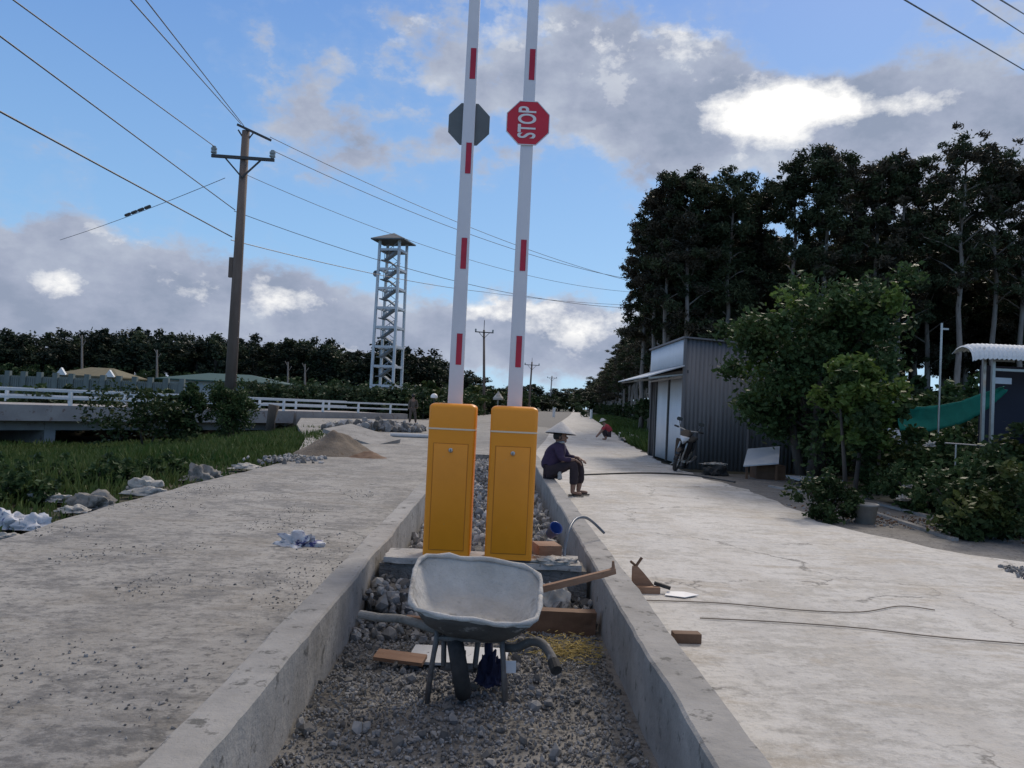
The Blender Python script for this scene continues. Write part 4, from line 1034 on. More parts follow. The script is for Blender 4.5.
house('house', 55, 122, 365, 95, M['tin_y'], 2.5, 'low house with an ochre hipped roof and white gables behind the panel fence')
house('house', 158, 284, 370, 92, M['tin_g'], 2.6, 'long low building with a green roof behind the brown power pole', gables=False)

# ------------------------------------------------------------------ shed
sh = empty('tin_shed', (4.85, 21, 0), 0, 'grey corrugated tin shed with a white fascia and awning at the right road edge', 'shed')
def corr(name, p0, p1, z0, z1a, z1b, amp, pitch, mat, parent, sheets=None):
    """vertical corrugated sheet from p0 to p1 with sloping top"""
    p0, p1 = Vector(p0), Vector(p1); L = (p1-p0).length; d = (p1-p0)/L; nrm = Vector((d.y, -d.x)); n = int(L/pitch*6)
    vs = []
    for i in range(n+1):
        t = i/n; q = p0+d*L*t+nrm*amp*sin(2*pi*i/6)
        vs += [(q.x, q.y, z0), (q.x, q.y, z1a+(z1b-z1a)*t)]
    fs = [(2*i, 2*i+2, 2*i+3, 2*i+1) for i in range(n)]
    o = MB().add(vs, fs).build(name, mat, parent, smooth=True); o.modifiers.new('th', 'SOLIDIFY').thickness = .004; return o
W, Dp = 5.6, 4.7
corr('side_wall', (0, 0), (W, 0), -.1, 3.38, 3.1, .012, .11, M['tin'], sh)
corr('back_wall', (0, Dp), (W, Dp), -.1, 3.3, 3.1, .012, .11, M['tin'], sh)
corr('end_wall', (W, 0), (W, Dp), -.1, 3.1, 3.1, .012, .11, M['tin'], sh)
MB().add([(-.08, -.1, 3.42), (W+.1, -.1, 3.13), (W+.1, Dp+.1, 3.13), (-.08, Dp+.1, 3.42), (-.08, -.1, 3.38), (W+.1, -.1, 3.09), (W+.1, Dp+.1, 3.09), (-.08, Dp+.1, 3.38)], [(0, 1, 2, 3), (4, 7, 6, 5), (0, 4, 5, 1), (1, 5, 6, 2), (2, 6, 7, 3), (3, 7, 4, 0)]).build('roof', M['tin'], sh)
o = corr('fascia', (-.02, Dp), (-.02, 0), 2.62, 3.36, 3.36, .008, .15, M['panelw'], sh)
for x in (1.72, 3.6): MB().beam((x, -.03, 0), (x, -.03, 3.25-.05*x), .05).build('post', M['tin'], sh)
MB().beam((-.02, -.02, 0), (-.02, -.02, 3.37), .07).build('post', M['tin'], sh)
# front under the awning: dark doorway, pale door leaves
MB().box(.25, .3, 3.9, 4.65, 0, 2.45).build('doorway', M['dark'], sh)
for y0, y1 in ((2.05, 3.75), (.12, 1.95)):
    m = corr('door', (.05, y1), (.05, y0), .03, 2.45, 2.45, .006, .2, M['panelw'], sh)
MB().box(.0, .1, 1.955, 2.045, 0, 2.5).box(0, .1, 3.76, 3.88, 0, 2.5).box(0, .12, 0, 4.7, 2.46, 2.54).build('door_frame', M['pole_metal'], sh)
MB().box(.12, .2, .05, 4.65, 2.54, 2.62).build('lintel', M['dark'], sh)
aw = MB().add([(-.04, -.15, 2.66), (-1.02, -.15, 2.33), (-1.02, 4.9, 2.33), (-.04, 4.9, 2.66), (-.04, -.15, 2.63), (-1.02, -.15, 2.30), (-1.02, 4.9, 2.30), (-.04, 4.9, 2.63)], [(0, 1, 2, 3), (4, 7, 6, 5), (0, 4, 5, 1), (1, 5, 6, 2), (2, 6, 7, 3), (3, 7, 4, 0)]).build('awning', M['awn'], sh)
for yy in (0, 2.3, 4.6): MB().beam((-.95, yy, 2.28), (-.02, yy, 2.42), .04).build('awning_bracket', M['steel'], aw)
MB().beam((-.03, -.0, 2.36), (-.03, 4.6, 2.36), .05).build('rail', M['steel'], sh)
# second small tin wall piece behind the light tree
tw = empty('tin_screen', (0, 0, 0), 0, 'pale upright tin panel seen under the light green tree left of the green net', 'panel')
q0, q1 = at(884, 470, 18), at(903, 470, 18)
corr('tin_sheet', (q0.x, 18), (q1.x, 18), -.1, at(890, 410, 18).z, at(890, 410, 18).z, .012, .12, M['panelw'], tw)
MB().beam((q1.x+.05, 18, 0), (q1.x+.05, 18, 1.8), .07).build('post', M['pole_metal'], tw)

# lean-to with tilted pale sheet, dark bag beside shed
kn = empty('lean_to', (at(760, 476, 18.6).x, 18.6, 0), -.1, 'little dark lean-to under a tilted pale sheet at the foot of the garden tree', 'lean-to')
MB().add([(-.5, -.55, .28), (.28, -.55, .38), (.55, .5, .72), (-.2, .5, .62), (-.5, -.55, .25), (.28, -.55, .35), (.55, .5, .69), (-.2, .5, .59)], [(0, 1, 2, 3), (4, 7, 6, 5), (0, 4, 5, 1), (1, 5, 6, 2), (2, 6, 7, 3), (3, 7, 4, 0)]).build('roof_sheet', M['awn'], kn)
MB().box(-.15, .5, -.3, .4, -.1, .3).build('crate_body', M['wood2'], kn)
for x, y, z in ((-.4, -.45, .25), (.25, -.48, .34), (.48, .42, .64)): MB().beam((x, y, -.1), (x, y, z), .05).build('leg', M['wood2'], kn)
o = crumple('rubbish_bag', (.32, .28, .3), M['rubber'], seed=41, amp=.25); o.location = gpt(715, 474, 0); tag(o, 'black rubbish bag on the road edge between the motorbike and the lean-to', 'bag')
o = crumple('cloth', (.3, .24, .06), M['sack'], seed=42, amp=.3); o.location = Vector(gpt(715, 474, 0))+Vector((0, .05, .22)); tag(o, 'pale rag draped over the black rubbish bag', 'rag')

# ------------------------------------------------------------------ motorbike
mk = empty('motorbike', (4.3, 19.2, 0), radians(-24), 'black motorbike with a white front cowl parked before the shed', 'motorbike')
lean = Matrix.Rotation(radians(13), 4, 'Y')
def mpart(mb, name, mat, parent=mk, smooth=True):
    o = mb.build(name, mat, parent, smooth=smooth); o.data.transform(lean); return o
def wheel(y, name='wheel'):
    w = torus_wheel(name, (0, y, .29), .245, .042, M['rubber'], mk); w.data.transform(lean)
    m = MB(); vs = []; 
    m.tube([(0, y+.2*cos(2*pi*k/24), .29+.2*sin(2*pi*k/24)) for k in range(25)], .014, 6)
    for k in range(10):
        a = 2*pi*k/10; m.beam((0, y, .29), (0, y+.2*cos(a), .29+.2*sin(a)), .01)
    m.tube([(-.06, y, .29), (.06, y, .29)], .035, 10)
    mpart(m, 'rim', M['steel'], w)
wheel(-.05); wheel(1.18)
m = MB().tube([(-.085, -.05, .29), (-.085, .12, .72), (-.06, .18, .9)], .022).tube([(.085, -.05, .29), (.085, .12, .72), (.06, .18, .9)], .022); mpart(m, 'fork', M['steel'])
vs = []
m = MB()
fen = [(-.33, .29), (-.3, .42), (-.2, .56), (-.05, .61), (.1, .58), (.2, .5)]
for a, b in zip(fen, fen[1:]): m.beam((0, a[0], a[1]), (0, b[0], b[1]), .11, .012)
mpart(m, 'front_fender', M['glossblack'])
# leg shield and cowls: tapered hulls
def hull(pts, name, mat, smooth=True, sub=1):
    bm = bmesh.new(); [bm.verts.new(p) for p in pts]; bmesh.ops.convex_hull(bm, input=bm.verts)
    me = bpy.data.meshes.new(name); bm.to_mesh(me); bm.free(); me.materials.append(mat)
    o = bpy.data.objects.new(name, me); COL.objects.link(o); o.parent = mk; me.transform(lean); bevel(o, .008, 2); return o
hull([(-.2, .12, .78), (.2, .12, .78), (-.17, .25, .35), (.17, .25, .35), (-.1, .3, .28), (.1, .3, .28), (-.22, .2, .72), (.22, .2, .72), (0, .06, .75), (-.06, .32, .5), (.06, .32, .5)], 'leg_shield', M['glossblack'])
hull([(-.11, .04, .82), (.11, .04, .82), (-.15, .14, .95), (.15, .14, .95), (0, -.02, .78), (-.06, .2, 1.03), (.06, .2, 1.03), (0, .12, .68)], 'front_cowl', M['glossblack'])
hull([(-.1, .01, .80), (.1, .01, .80), (-.125, .05, .87), (.125, .05, .87), (0, -.05, .74), (0, -.03, .84), (0, .05, .66)], 'headlight', M['lampglass'])
m = MB().tube([(-.34, .3, 1.04), (-.2, .24, 1.03), (0, .2, 1.0), (.2, .24, 1.03), (.34, .3, 1.04)], .014); hb = mpart(m, 'handlebar', M['steel'])
for s in (-1, 1):
    m = MB().tube([(s*.24, .26, 1.035), (s*.36, .31, 1.04)], .022, 10); mpart(m, 'grip', M['rubber'], hb)
    m = MB().tube([(s*.2, .25, 1.03), (s*.27, .24, 1.2)], .008, 6); m.add([(s*.27+a*.07, .24+.01, 1.23+b*.045) for a, b in ((-1, -.6), (-.6, -1), (.6, -1), (1, -.6), (1, .6), (.6, 1), (-.6, 1), (-1, .6))]+[(s*.27+a*.06, .265, 1.23+b*.04) for a, b in ((-1, -.6), (-.6, -1), (.6, -1), (1, -.6), (1, .6), (.6, 1), (-.6, 1), (-1, .6))], [tuple(range(8)), tuple(range(8, 16))[::-1]]+[(i, (i+1) % 8, 8+(i+1) % 8, 8+i) for i in range(8)]); mpart(m, 'mirror', M['glossblack'], hb, False)
hull([(-.1, .3, .42), (.1, .3, .42), (-.11, .9, .6), (.11, .9, .6), (-.09, 1.35, .72), (.09, 1.35, .72), (-.13, .75, .68), (.13, .75, .68), (-.1, 1.2, .5), (.1, 1.2, .5), (0, .3, .35)], 'body', M['glossblack'])
hull([(-.12, .6, .72), (.12, .6, .72), (-.12, 1.3, .78), (.12, 1.3, .78), (-.1, .62, .77), (.1, .62, .77), (-.09, 1.32, .84), (.09, 1.32, .84)], 'seat', M['rubber'])
hull([(-.09, .45, .2), (.09, .45, .2), (-.1, .85, .22), (.1, .85, .22), (-.08, .5, .42), (.08, .5, .42), (-.08, .8, .42), (.08, .8, .42)], 'engine', M['steel'])
mpart(MB().tube([(.12, .6, .22), (.15, .9, .24), (.16, 1.35, .34)], [.02, .03, .045], 10), 'exhaust', M['steel'])
mpart(MB().beam((-.1, .6, .22), (-.26, .55, .06), .02), 'side_stand', M['steel'])
mpart(MB().beam((-.0, 1.5, .55), (0, 1.35, .75), .12, .02), 'rear_fender', M['glossblack'])
mpart(MB().tube([(-.07, 1.2, .3), (-.08, 1.1, .65)], .025).tube([(.07, 1.2, .3), (.08, 1.1, .65)], .025), 'shock_absorber', M['steel'])

# ------------------------------------------------------------------ garden on the right
gt = make_broad('garden_tree', 601, 6.1, 4.3, 5.0, M['barkd'], [M['leaf_m'], M['leaf_d'], M['leaf_l']], n=30000, lsize=.1, nc=44, trunkr=.17, stems=3, zc=3.15)
q = at(793, 480, 18); gt.location = (q.x+.36, 18, -.1); gt.scale = (.8, .8, .88); tag(gt, 'big dense dark green garden tree with a forked trunk beside the tin shed', 'tree')
lt = make_broad('light_tree', 602, 2.6, 1.75, 1.7, M['barkd'], [M['leaf_l'], M['leaf_m']], n=9000, lsize=.085, nc=22, trunkr=.05, stems=2, zc=1.8)
q = at(850, 500, 14); lt.location = (q.x, 14, -.1); tag(lt, 'smaller bright green tree in front of the big dark garden tree', 'tree')
lt2 = make_broad('light_tree', 603, 2.6, 1.5, 1.3, M['barkd'], [M['leaf_m'], M['leaf_y']], n=3600, lsize=.09, nc=14, trunkr=.04, stems=1, zc=1.7)
q = at(893, 480, 16); lt2.location = (q.x-.3, 16, -.1); tag(lt2, 'yellowish green small tree right behind the bright green tree, left of the green net', 'tree')
GB = [make_broad('garden_bush', 620+k, 1.3, 1.5, 1.3, M['barkd'], [M['leaf_d'], M['leaf_y']] if k == 1 else ([M['leaf_d'], M['leaf_m']] if k == 0 else [M['leaf_m'], M['leaf_y']]), n=4200, lsize=.065, nc=22, trunkr=.025, zc=.62, stems=3, parts=('stem', 'foliage')) for k in range(3)]
for o in GB: remember(o)
gb = [(826, 522, 11.3, .62, 0, 'low dark bush at the road edge under the bright green tree'),
      (990, 545, 10.3, .85, 1, 'yellow green bush at the right photo edge nearest the road'),
      (1020, 540, 10.6, .95, 2, 'leafy bush half cut by the right photo edge'),
      (960, 520, 11.2, .8, 0, 'dark bush left of the yellow green bush by the road'),
      (1010, 500, 12, 1.05, 1, 'tall yellowish bush below the white corrugated awning'),
      (975, 490, 12.8, 1.1, 0, 'dark bush below the left end of the white awning'),
      (940, 490, 13.4, 1.0, 0, 'dark bush at the foot of the thin upright pole'),
      (905, 490, 14.6, 1.0, 2, 'bush below the left end of the green net'),
      (918, 500, 13.0, .7, 0, 'small dark bush left of the foot of the thin pole'),
      (880, 480, 17, 1.0, 0, 'dark bush behind the bright green tree'),
      (1035, 470, 13, 1.3, 2, 'bush under the awning at the very right'),
      (955, 455, 18, 1.3, 0, 'dark bush seen under the green net'),
      (915, 450, 20, 1.3, 0, 'dark bush behind the left part of the green net'),
      (985, 440, 21, 1.5, 0, 'dark bush behind the right end of the green net'),
      (1020, 430, 22, 1.6, 0, 'dark bush behind the dark blue panel'),
      (830, 470, 20, 1.1, 0, 'dark bush right of the big tree trunk'),
      (940, 420, 27, 2.2, 0, 'large dark bush beyond the green net'),
      (1000, 400, 30, 2.6, 0, 'large dark bush beyond the white awning'),
      (880, 420, 28, 2.2, 0, 'large dark bush beyond the tin panel')]
for i, (px, py, d, sc, v, lab) in enumerate(gb):
    q = at(px, py, d); place(GB[v], (q.x, d, -.12), rnd.uniform(0, 6), sc, lab, 'bush', 'bushes of the right hand garden')
# white blossoms / rags among the bushes
for px, py, d, lab in ((903, 500, 12.4, 'pale rag lying low among the leaves right of the grey pot'), (908, 487, 12.4, 'white lid in the leaves above the pale rag'), (985, 492, 11.2, 'white rag caught in the bush below the awning'), (970, 476, 11.8, 'small white rag in the dark bush left of the awning post'), (930, 446, 12.9, 'white scrap tied to the thin upright pole')):
    o = crumple('rag', (.1, .08, .09), M['sack'], seed=px % 17, amp=.5); o.location = at(px, py, d-.35); tag(o, lab, 'rag', 'pale rags among the right hand bushes')
# pot
vs, fs = lathe([(0, 0), (.12, 0), (.165, .3), (.175, .3), (.175, .33), (.15, .33), (.14, .28), (0, .27)], 20)
o = empty('flower_pot', gpt(865, 527, -.08), 0, 'grey cement flower pot at the road edge right of the low dark bush', 'pot')
MB().add(vs, fs).build('pot', M['bucket'], o, smooth=True); MB().add([(.14*cos(a), .14*sin(a), .285) for a in [2*pi*k/16 for k in range(16)]], [tuple(range(16))]).build('soil', M['soil'], o)
# edging beams
for a, b, lab in (((868, 512), (955, 541), 'long pale concrete edging beam right of the grey pot'), ((880, 505), (938, 520), 'short pale concrete edging beam behind the long one'), ((770, 487), (820, 496), 'pale strip of concrete edging under the big garden tree')):
    A, B = Vector(gpt(*a, -.03)), Vector(gpt(*b, -.03)); o = MB().beam(A, B, .09, .08).build('edging_beam', M['kerb']); tag(o, lab, 'edging', 'concrete edging pieces of the garden')
o = MB().add([(-.45, -.5, .0), (.5, -.5, 0), (.6, .4, 0), (-.4, .5, 0), (-.42, -.45, -.05), (.48, -.45, -.05), (.57, .36, -.05), (-.38, .45, -.05)], [(0, 1, 2, 3), (4, 7, 6, 5), (0, 4, 5, 1), (1, 5, 6, 2), (2, 6, 7, 3), (3, 7, 4, 0)]).build('tray', M['awn']); o.location = at(812, 478, 17.2); tag(o, 'flat pale tray on the ground right of the big tree trunk', 'tray')
# thin pole with stub
tp = empty('thin_pole', (at(937, 470, 14).x, 14, -.1), 0, 'thin upright galvanised pole standing before the green net', 'pole')
zt = at(937, 323, 14).z
MB().tube([(0, 0, 0), (.0, 0, zt+.1)], .019, 8).build('shaft', M['steel'], tp); MB().beam((-.02, 0, zt-.0), (.12, 0, zt+.0), .03).build('stub', M['steel'], tp)
# trellis frame
t = empty('trellis', (0, 0, 0), 0, 'low thin grey frame standing in the bushes below the net', 'frame'); A = at(945, 443, 12.3); B = at(1000, 447, 12.3)
MB().tube([A, B], .014, 6).build('bar', M['steel'], t)
for P in (A.lerp(B, .2), B): MB().tube([P, (P.x, P.y, -.1)], .014, 6).build('leg', M['steel'], t)
# green net
def net():
    T = [(900, 407, 15), (930, 406, 14.6), (960, 401, 14), (985, 392, 13.4), (1005, 386, 13)]; Bm = [(900, 431, 15), (930, 431, 14.6), (960, 424, 14), (985, 411, 13.4), (1008, 390, 13)]
    top = smooth_pts([at(*p) for p in T], 8); bot = smooth_pts([at(*p) for p in Bm], 8); vs = []; n = len(top); m = 8
    for i in range(n):
        for j in range(m+1):
            p = top[i].lerp(bot[i], j/m); p.y += .08*sin(pi*j/m)+.05*noise.noise(Vector((i*.4, j*.6, 0))); p.z += .015*noise.noise(Vector((i*.7, j*.8, 3))); vs.append(p)
    fs = [(i*(m+1)+j, i*(m+1)+j+1, (i+1)*(m+1)+j+1, (i+1)*(m+1)+j) for i in range(n-1) for j in range(m)]
    o = MB().add(vs, fs).build('shade_net', M['net'], smooth=True); o.modifiers.new('th', 'SOLIDIFY').thickness = .006
    return tag(o, 'sagging green shade net slung from the small tree to the awning post', 'net')
net()
# stall with barrel awning
st = empty('stall', (at(990, 470, 13).x, 13, 0), 0, 'stall with a white corrugated barrel awning and dark blue back at the right edge', 'stall')
ex = at(962, 355, 13).x-st.location.x; zt = at(990, 348, 13).z; n = 220; vs = []
prof = [(-.30, -.2), (-.29, -.13), (-.26, -.06), (-.2, .0), (-.1, .04), (0, .06), (.1, .05), (.2, .02), (.3, -.04)]
for i in range(n+1):
    x = ex+4.2*i/n; w = .012*sin(2*pi*i/4); fall = .06*exp(-((x-ex)/.1))
    for (yy, zz) in prof: vs.append((x, yy-w*(1 if zz < 0 else .3), zt+zz-fall+w))
fs = [(i*9+j, i*9+j+1, (i+1)*9+j+1, (i+1)*9+j) for i in range(n) for j in range(8)]
o = MB().add(vs, fs).build('awning', M['railw'], st); o.modifiers.new('th', 'SOLIDIFY').thickness = .008
for x in (0, 3.2): MB().beam((x, .0, -.1), (x, 0, zt-.12), .05).beam((x, .25, -.1), (x, .25, zt-.06), .05).build('post', M['steel'], st)
MB().beam((0, 0, zt-.35), (3.2, 0, zt-.35), .04).beam((0, 0, zt-.2), (.35, 0, zt-.2), .03).build('rail', M['steel'], st)
MB().box(.02, .3, -.02, .03, zt-.58, zt-.48).build('bracket', M['awn'], st)
MB().box(.12, 3.4, .5, .56, .9, zt-.25).build('back_panel', M['navyp'], st)
MB().box(.12, 3.4, -.05, .49, .8, .86).build('counter', M['pole_metal'], st)

# piles on the verge behind the squatting person
for i, (px, py, sx, lab) in enumerate(((633, 441, .9, 'flat pale board pile on the verge behind the squatting person'), (646, 440, 1.0, 'pale plank heap on the verge nearest the shed doorway'), (625, 437, .4, 'small pale sack right of the squatting person'))):
    g = gpt(px, py, .0); o = crumple('debris_pile', (sx, .5, .28), M['sack_dark' if i == 1 else 'sack'], seed=60+i, amp=.35); o.location = g; tag(o, lab, 'debris', 'debris on the verge by the shed')
# white markers & parked thing by far road
for i, (px, py, d, lab) in enumerate(((591, 417, 110, 'small white post at the right edge of the distant road'), (554, 412, 110, 'small white post at the left edge of the distant road'))):
    g = at(px, py, d); o = MB().tube([(g.x, d, 0), (g.x, d, 1.3)], .18, 8).build('marker_post', M['railw']); tag(o, lab, 'post', 'white marker posts of the distant road')
o = make_broad('shrub', 650, 2.2, 2.6, 2.2, M['barkd'], [M['leaf_h'], M['leaf_d']], n=800, lsize=.2, nc=10, trunkr=.04, zc=1.2, parts=('stem', 'foliage')); q = at(582, 411, 130); o.location = (q.x, 130, 0); tag(o, 'pale shrub where the distant road meets the trees', 'shrub')
# white shade umbrellas / lamp globe behind the cabinets
t = empty('garden_lamp', (at(434, 400, 58).x, 58, 0), 0, 'white globe lamp among the bushes left of the left barrier arm', 'lamp')
zz = at(434, 397, 58).z
MB().tube([(0, 0, 0), (0, 0, zz)], .04, 6).build('post', M['pole_metal'], t); vs = [v*.26+Vector((0, 0, zz)) for v in ICO3[0]]; MB().add([(v.x, v.y, v.z if v.z > zz-.08 else zz-.08) for v in vs], ICO3[1]).build('globe', M['white'], t, smooth=True)
t = empty('parasol', (at(498, 403, 55).x, 55, 0), 0, 'pale peaked parasol seen in the gap between the two white arms', 'parasol')
zz = at(498, 398, 55).z
vs, fs = lathe([(0, .5), (.08, .36), (.36, 0), (.35, -.12), (.34, -.12), (.06, .3)], 14)
MB().add([(a, b, c+zz) for a, b, c in vs], fs).build('canopy', M['sack'], t); MB().tube([(0, 0, 0), (0, 0, zz+.3)], .03, 6).build('post', M['steel'], t)

# ------------------------------------------------------------------ people
def head(parent, c, r, fwd, mat, name='head', face=True):
    """face direction fwd; ellipsoid head with nose, jaw, ears, eyes"""
    pass
def body_mesh(name, joints, edges, radii, mat, parent, sub=2):
    return skinned(name, joints, edges, radii, mat, parent, sub)
# seated person: sits on right kerb, faces +X (profile to the right)
def seated():
    g = gpt(590, 495, 0)
    px_, py_ = .87, 12.75
    t = empty('person', (px_, py_, 0), 0, 'person in purple shirt and conical hat sitting on the kerb, arms on knees', 'person')
    V = Vector
    # local: x forward, y side (camera side is -y), z up; kerb top .25
    J = [V((0, 0, .36)),            # 0 pelvis
         V((.03, 0, .52)), V((.08, 0, .70)), V((.10, 0, .80)), V((.115, 0, .87)), V((.125, 0, .93)), V((.135, 0, .99)),  # spine, chest, neck, head
         V((.0, -.1, .36)), V((.36, -.13, .53)), V((.37, -.12, .30)), V((.36, -.12, .08)), V((.36, -.12, .045)), V((.50, -.14, .035)),   # near leg
         V((.0, .1, .36)), V((.40, .12, .56)), V((.44, .13, .30)), V((.42, .13, .08)), V((.42, .13, .045)), V((.56, .15, .035)),       # far leg
         V((.13, -.17, .78)), V((.20, -.22, .58)), V((.38, -.12, .60)),     # near arm to wrist
         V((.13, .17, .78)), V((.24, .2, .6)), V((.42, .06, .62))]
    E = [(0, 1), (1, 2), (2, 3), (3, 4), (4, 5), (5, 6), (0, 7), (7, 8), (8, 9), (9, 10), (10, 11), (11, 12), (0, 13), (13, 14), (14, 15), (15, 16), (16, 17), (17, 18), (3, 19), (19, 20), (20, 21), (3, 22), (22, 23), (23, 24)]
    R = [(.12, .13), (.115, .14), (.12, .15), (.09, .11), .05, .082, .085, .085, .062, .052, .036, .036, .03, .085, .062, .052, .036, .036, .03, .052, .04, .028, .052, .04, .028]
    b = skinned('body', J, E, R, M['skin'], t)
    # shirt
    SJ = [V((-.02, 0, .36)), V((.02, 0, .52)), V((.07, 0, .70)), V((.12, 0, .82)), V((.14, 0, .86)), V((.13, -.165, .79)), V((.19, -.22, .6)), V((.33, -.15, .595)), V((.13, .165, .79)), V((.23, .2, .61)), V((.37, .1, .615))]
    SE = [(0, 1), (1, 2), (2, 3), (3, 4), (3, 5), (5, 6), (6, 7), (3, 8), (8, 9), (9, 10)]
    SR = [(.15, .165), (.15, .165), (.15, .17), (.1, .12), .065, .07, .06, .045, .07, .06, .045]
    sh_ = skinned('shirt', SJ, SE, SR, M['shirt'], t)
    for v in sh_.data.vertices:
        v.co += noise.noise_vector(v.co*14)*.01
    TJ = [V((-.02, 0, .375)), V((.02, -.09, .375)), V((.36, -.13, .545)), V((.375, -.12, .32)), V((.365, -.12, .17)), V((.02, .09, .375)), V((.40, .12, .57)), V((.44, .13, .34)), V((.425, .13, .17))]
    TE = [(0, 1), (1, 2), (2, 3), (3, 4), (0, 5), (5, 6), (6, 7), (7, 8)]
    TR = [.12, .105, .085, .072, .062, .105, .085, .072, .062]
    tr_ = skinned('trousers', TJ, TE, TR, M['trous'], t)
    for v in tr_.data.vertices: v.co += noise.noise_vector(v.co*14)*.008
    # face: nose, chin, eyes, ears as small skinned bumps added on one mesh child
    hd = V((.135, 0, .965))
    f = MB()
    def blob(c, r, mi=0):
        f.add([V(c)+V((v.x*r[0], v.y*r[1], v.z*r[2])) for v in ICO3[0]], ICO3[1], mi)
    blob(hd, (.09, .074, .112)); blob(hd+V((.05, 0, -.065)), (.045, .045, .045)); blob(hd+V((.092, 0, -.015)), (.02, .014, .024)); blob(hd+V((.0, -.076, -.01)), (.014, .01, .028)); blob(hd+V((.0, .076, -.01)), (.014, .01, .028))
    blob(hd+V((.08, 0, -.055)), (.014, .024, .008), 1)
    for s in (-1, 1): blob(hd+V((.074, s*.03, .012)), (.014, .014, .009), 1)
    f.build('face', [M['skin'], M['trous']], t, smooth=True)
    mb_ = MB(); mb_.add([hd+V((v.x*.1-.012, v.y*.083, v.z*.115+.012)) for v in ICO3[0] if True], ICO3[1]); hr = mb_.build('hair', M['hair'], t, smooth=True)
    bm = bmesh.new(); bm.from_mesh(hr.data); bmesh.ops.delete(bm, geom=[v for v in bm.verts if v.co.x > hd.x+.035 and v.co.z < hd.z+.06 or v.co.z < hd.z-.06], context='VERTS'); bm.to_mesh(hr.data); bm.free()
    # scarf at the chin
    sc = MB().tube([hd+V((.06*cos(a)-.0, .07*sin(a), -.1+.012*cos(a))) for a in [2*pi*k/16 for k in range(17)]], .02, 8).build('scarf', M['sack'], t, smooth=True)
    # conical hat, tipped forward
    vs, fs = lathe([(0, .185), (.03, .168), (.12, .085), (.2, .01), (.225, -.02), (.228, -.028), (.2, -.006), (.12, .065), (.03, .146), (0, .16)], 32)
    hat = MB(); hat.add(vs, fs[:32*5], 0); base_n = len(hat.f); hat.f += [tuple(q) for q in fs[32*5:]]; hat.mi += [1]*(len(fs)-32*5)
    h = hat.build('conical_hat', [M['hat'], M['hatin']], t, smooth=True)
    h.data.transform(Matrix.Translation(hd+V((-.0, 0, .075))) @ Matrix.Rotation(radians(2), 4, 'Y') @ Matrix.Rotation(radians(-6), 4, 'X'))
    # hands: palm with five fingers each, resting together over the knee
    for k, (w, d, up) in enumerate(((V((.37, -.125, .60)), V((.72, .35, -.45)), V((.2, -.1, 1))), (V((.41, .065, .62)), V((.75, -.3, -.4)), V((.2, .1, 1))))):
        d.normalize(); sd = d.cross(up).normalized(); up2 = sd.cross(d)
        vj = [w, w+d*.045, w+d*.085]; ej = [(0, 1), (1, 2)]; rj = [(.022, .02), (.034, .017), (.036, .015)]
        for q in range(4):
            o_ = (q-1.5)*.02; L_ = (.068, .076, .072, .056)[q]; b0 = len(vj)
            vj += [w+d*.088+sd*o_, w+d*(.088+L_*.45)+sd*o_*1.15-up2*.008, w+d*(.088+L_*.8)+sd*o_*1.2-up2*.03]; rj += [.0095, .0088, .0075]; ej += [(2, b0), (b0, b0+1), (b0+1, b0+2)]
        s_ = -1 if k == 0 else 1; b0 = len(vj)
        vj += [w+d*.03+sd*.03*s_, w+d*.06+sd*.05*s_-up2*.01, w+d*.085+sd*.055*s_-up2*.02]; rj += [.013, .0105, .008]; ej += [(1, b0), (b0, b0+1), (b0+1, b0+2)]
        skinned('hand', vj, ej, rj, M['skin'], t, 1)
    # sandals
    for (x, y) in ((.36, -.12), (.42, .13)): 
        o = MB().box(x-.06, x+.17, y-.06, y+.03, .0, .018).build('sandal', M['rubber'], t); bevel(o, .006, 2)
    # white shirt tail hanging by the hip
    o = crumple('shirt_tail', (.035, .03, .16), M['sack'], t, seed=4, amp=.2); o.location = (.17, -.17, .27)
    t.scale = (1.09, 1.0, .95); t.location = (px_, py_+.15, .012); t.rotation_euler = (0, 0, radians(-12)); return t
seated()
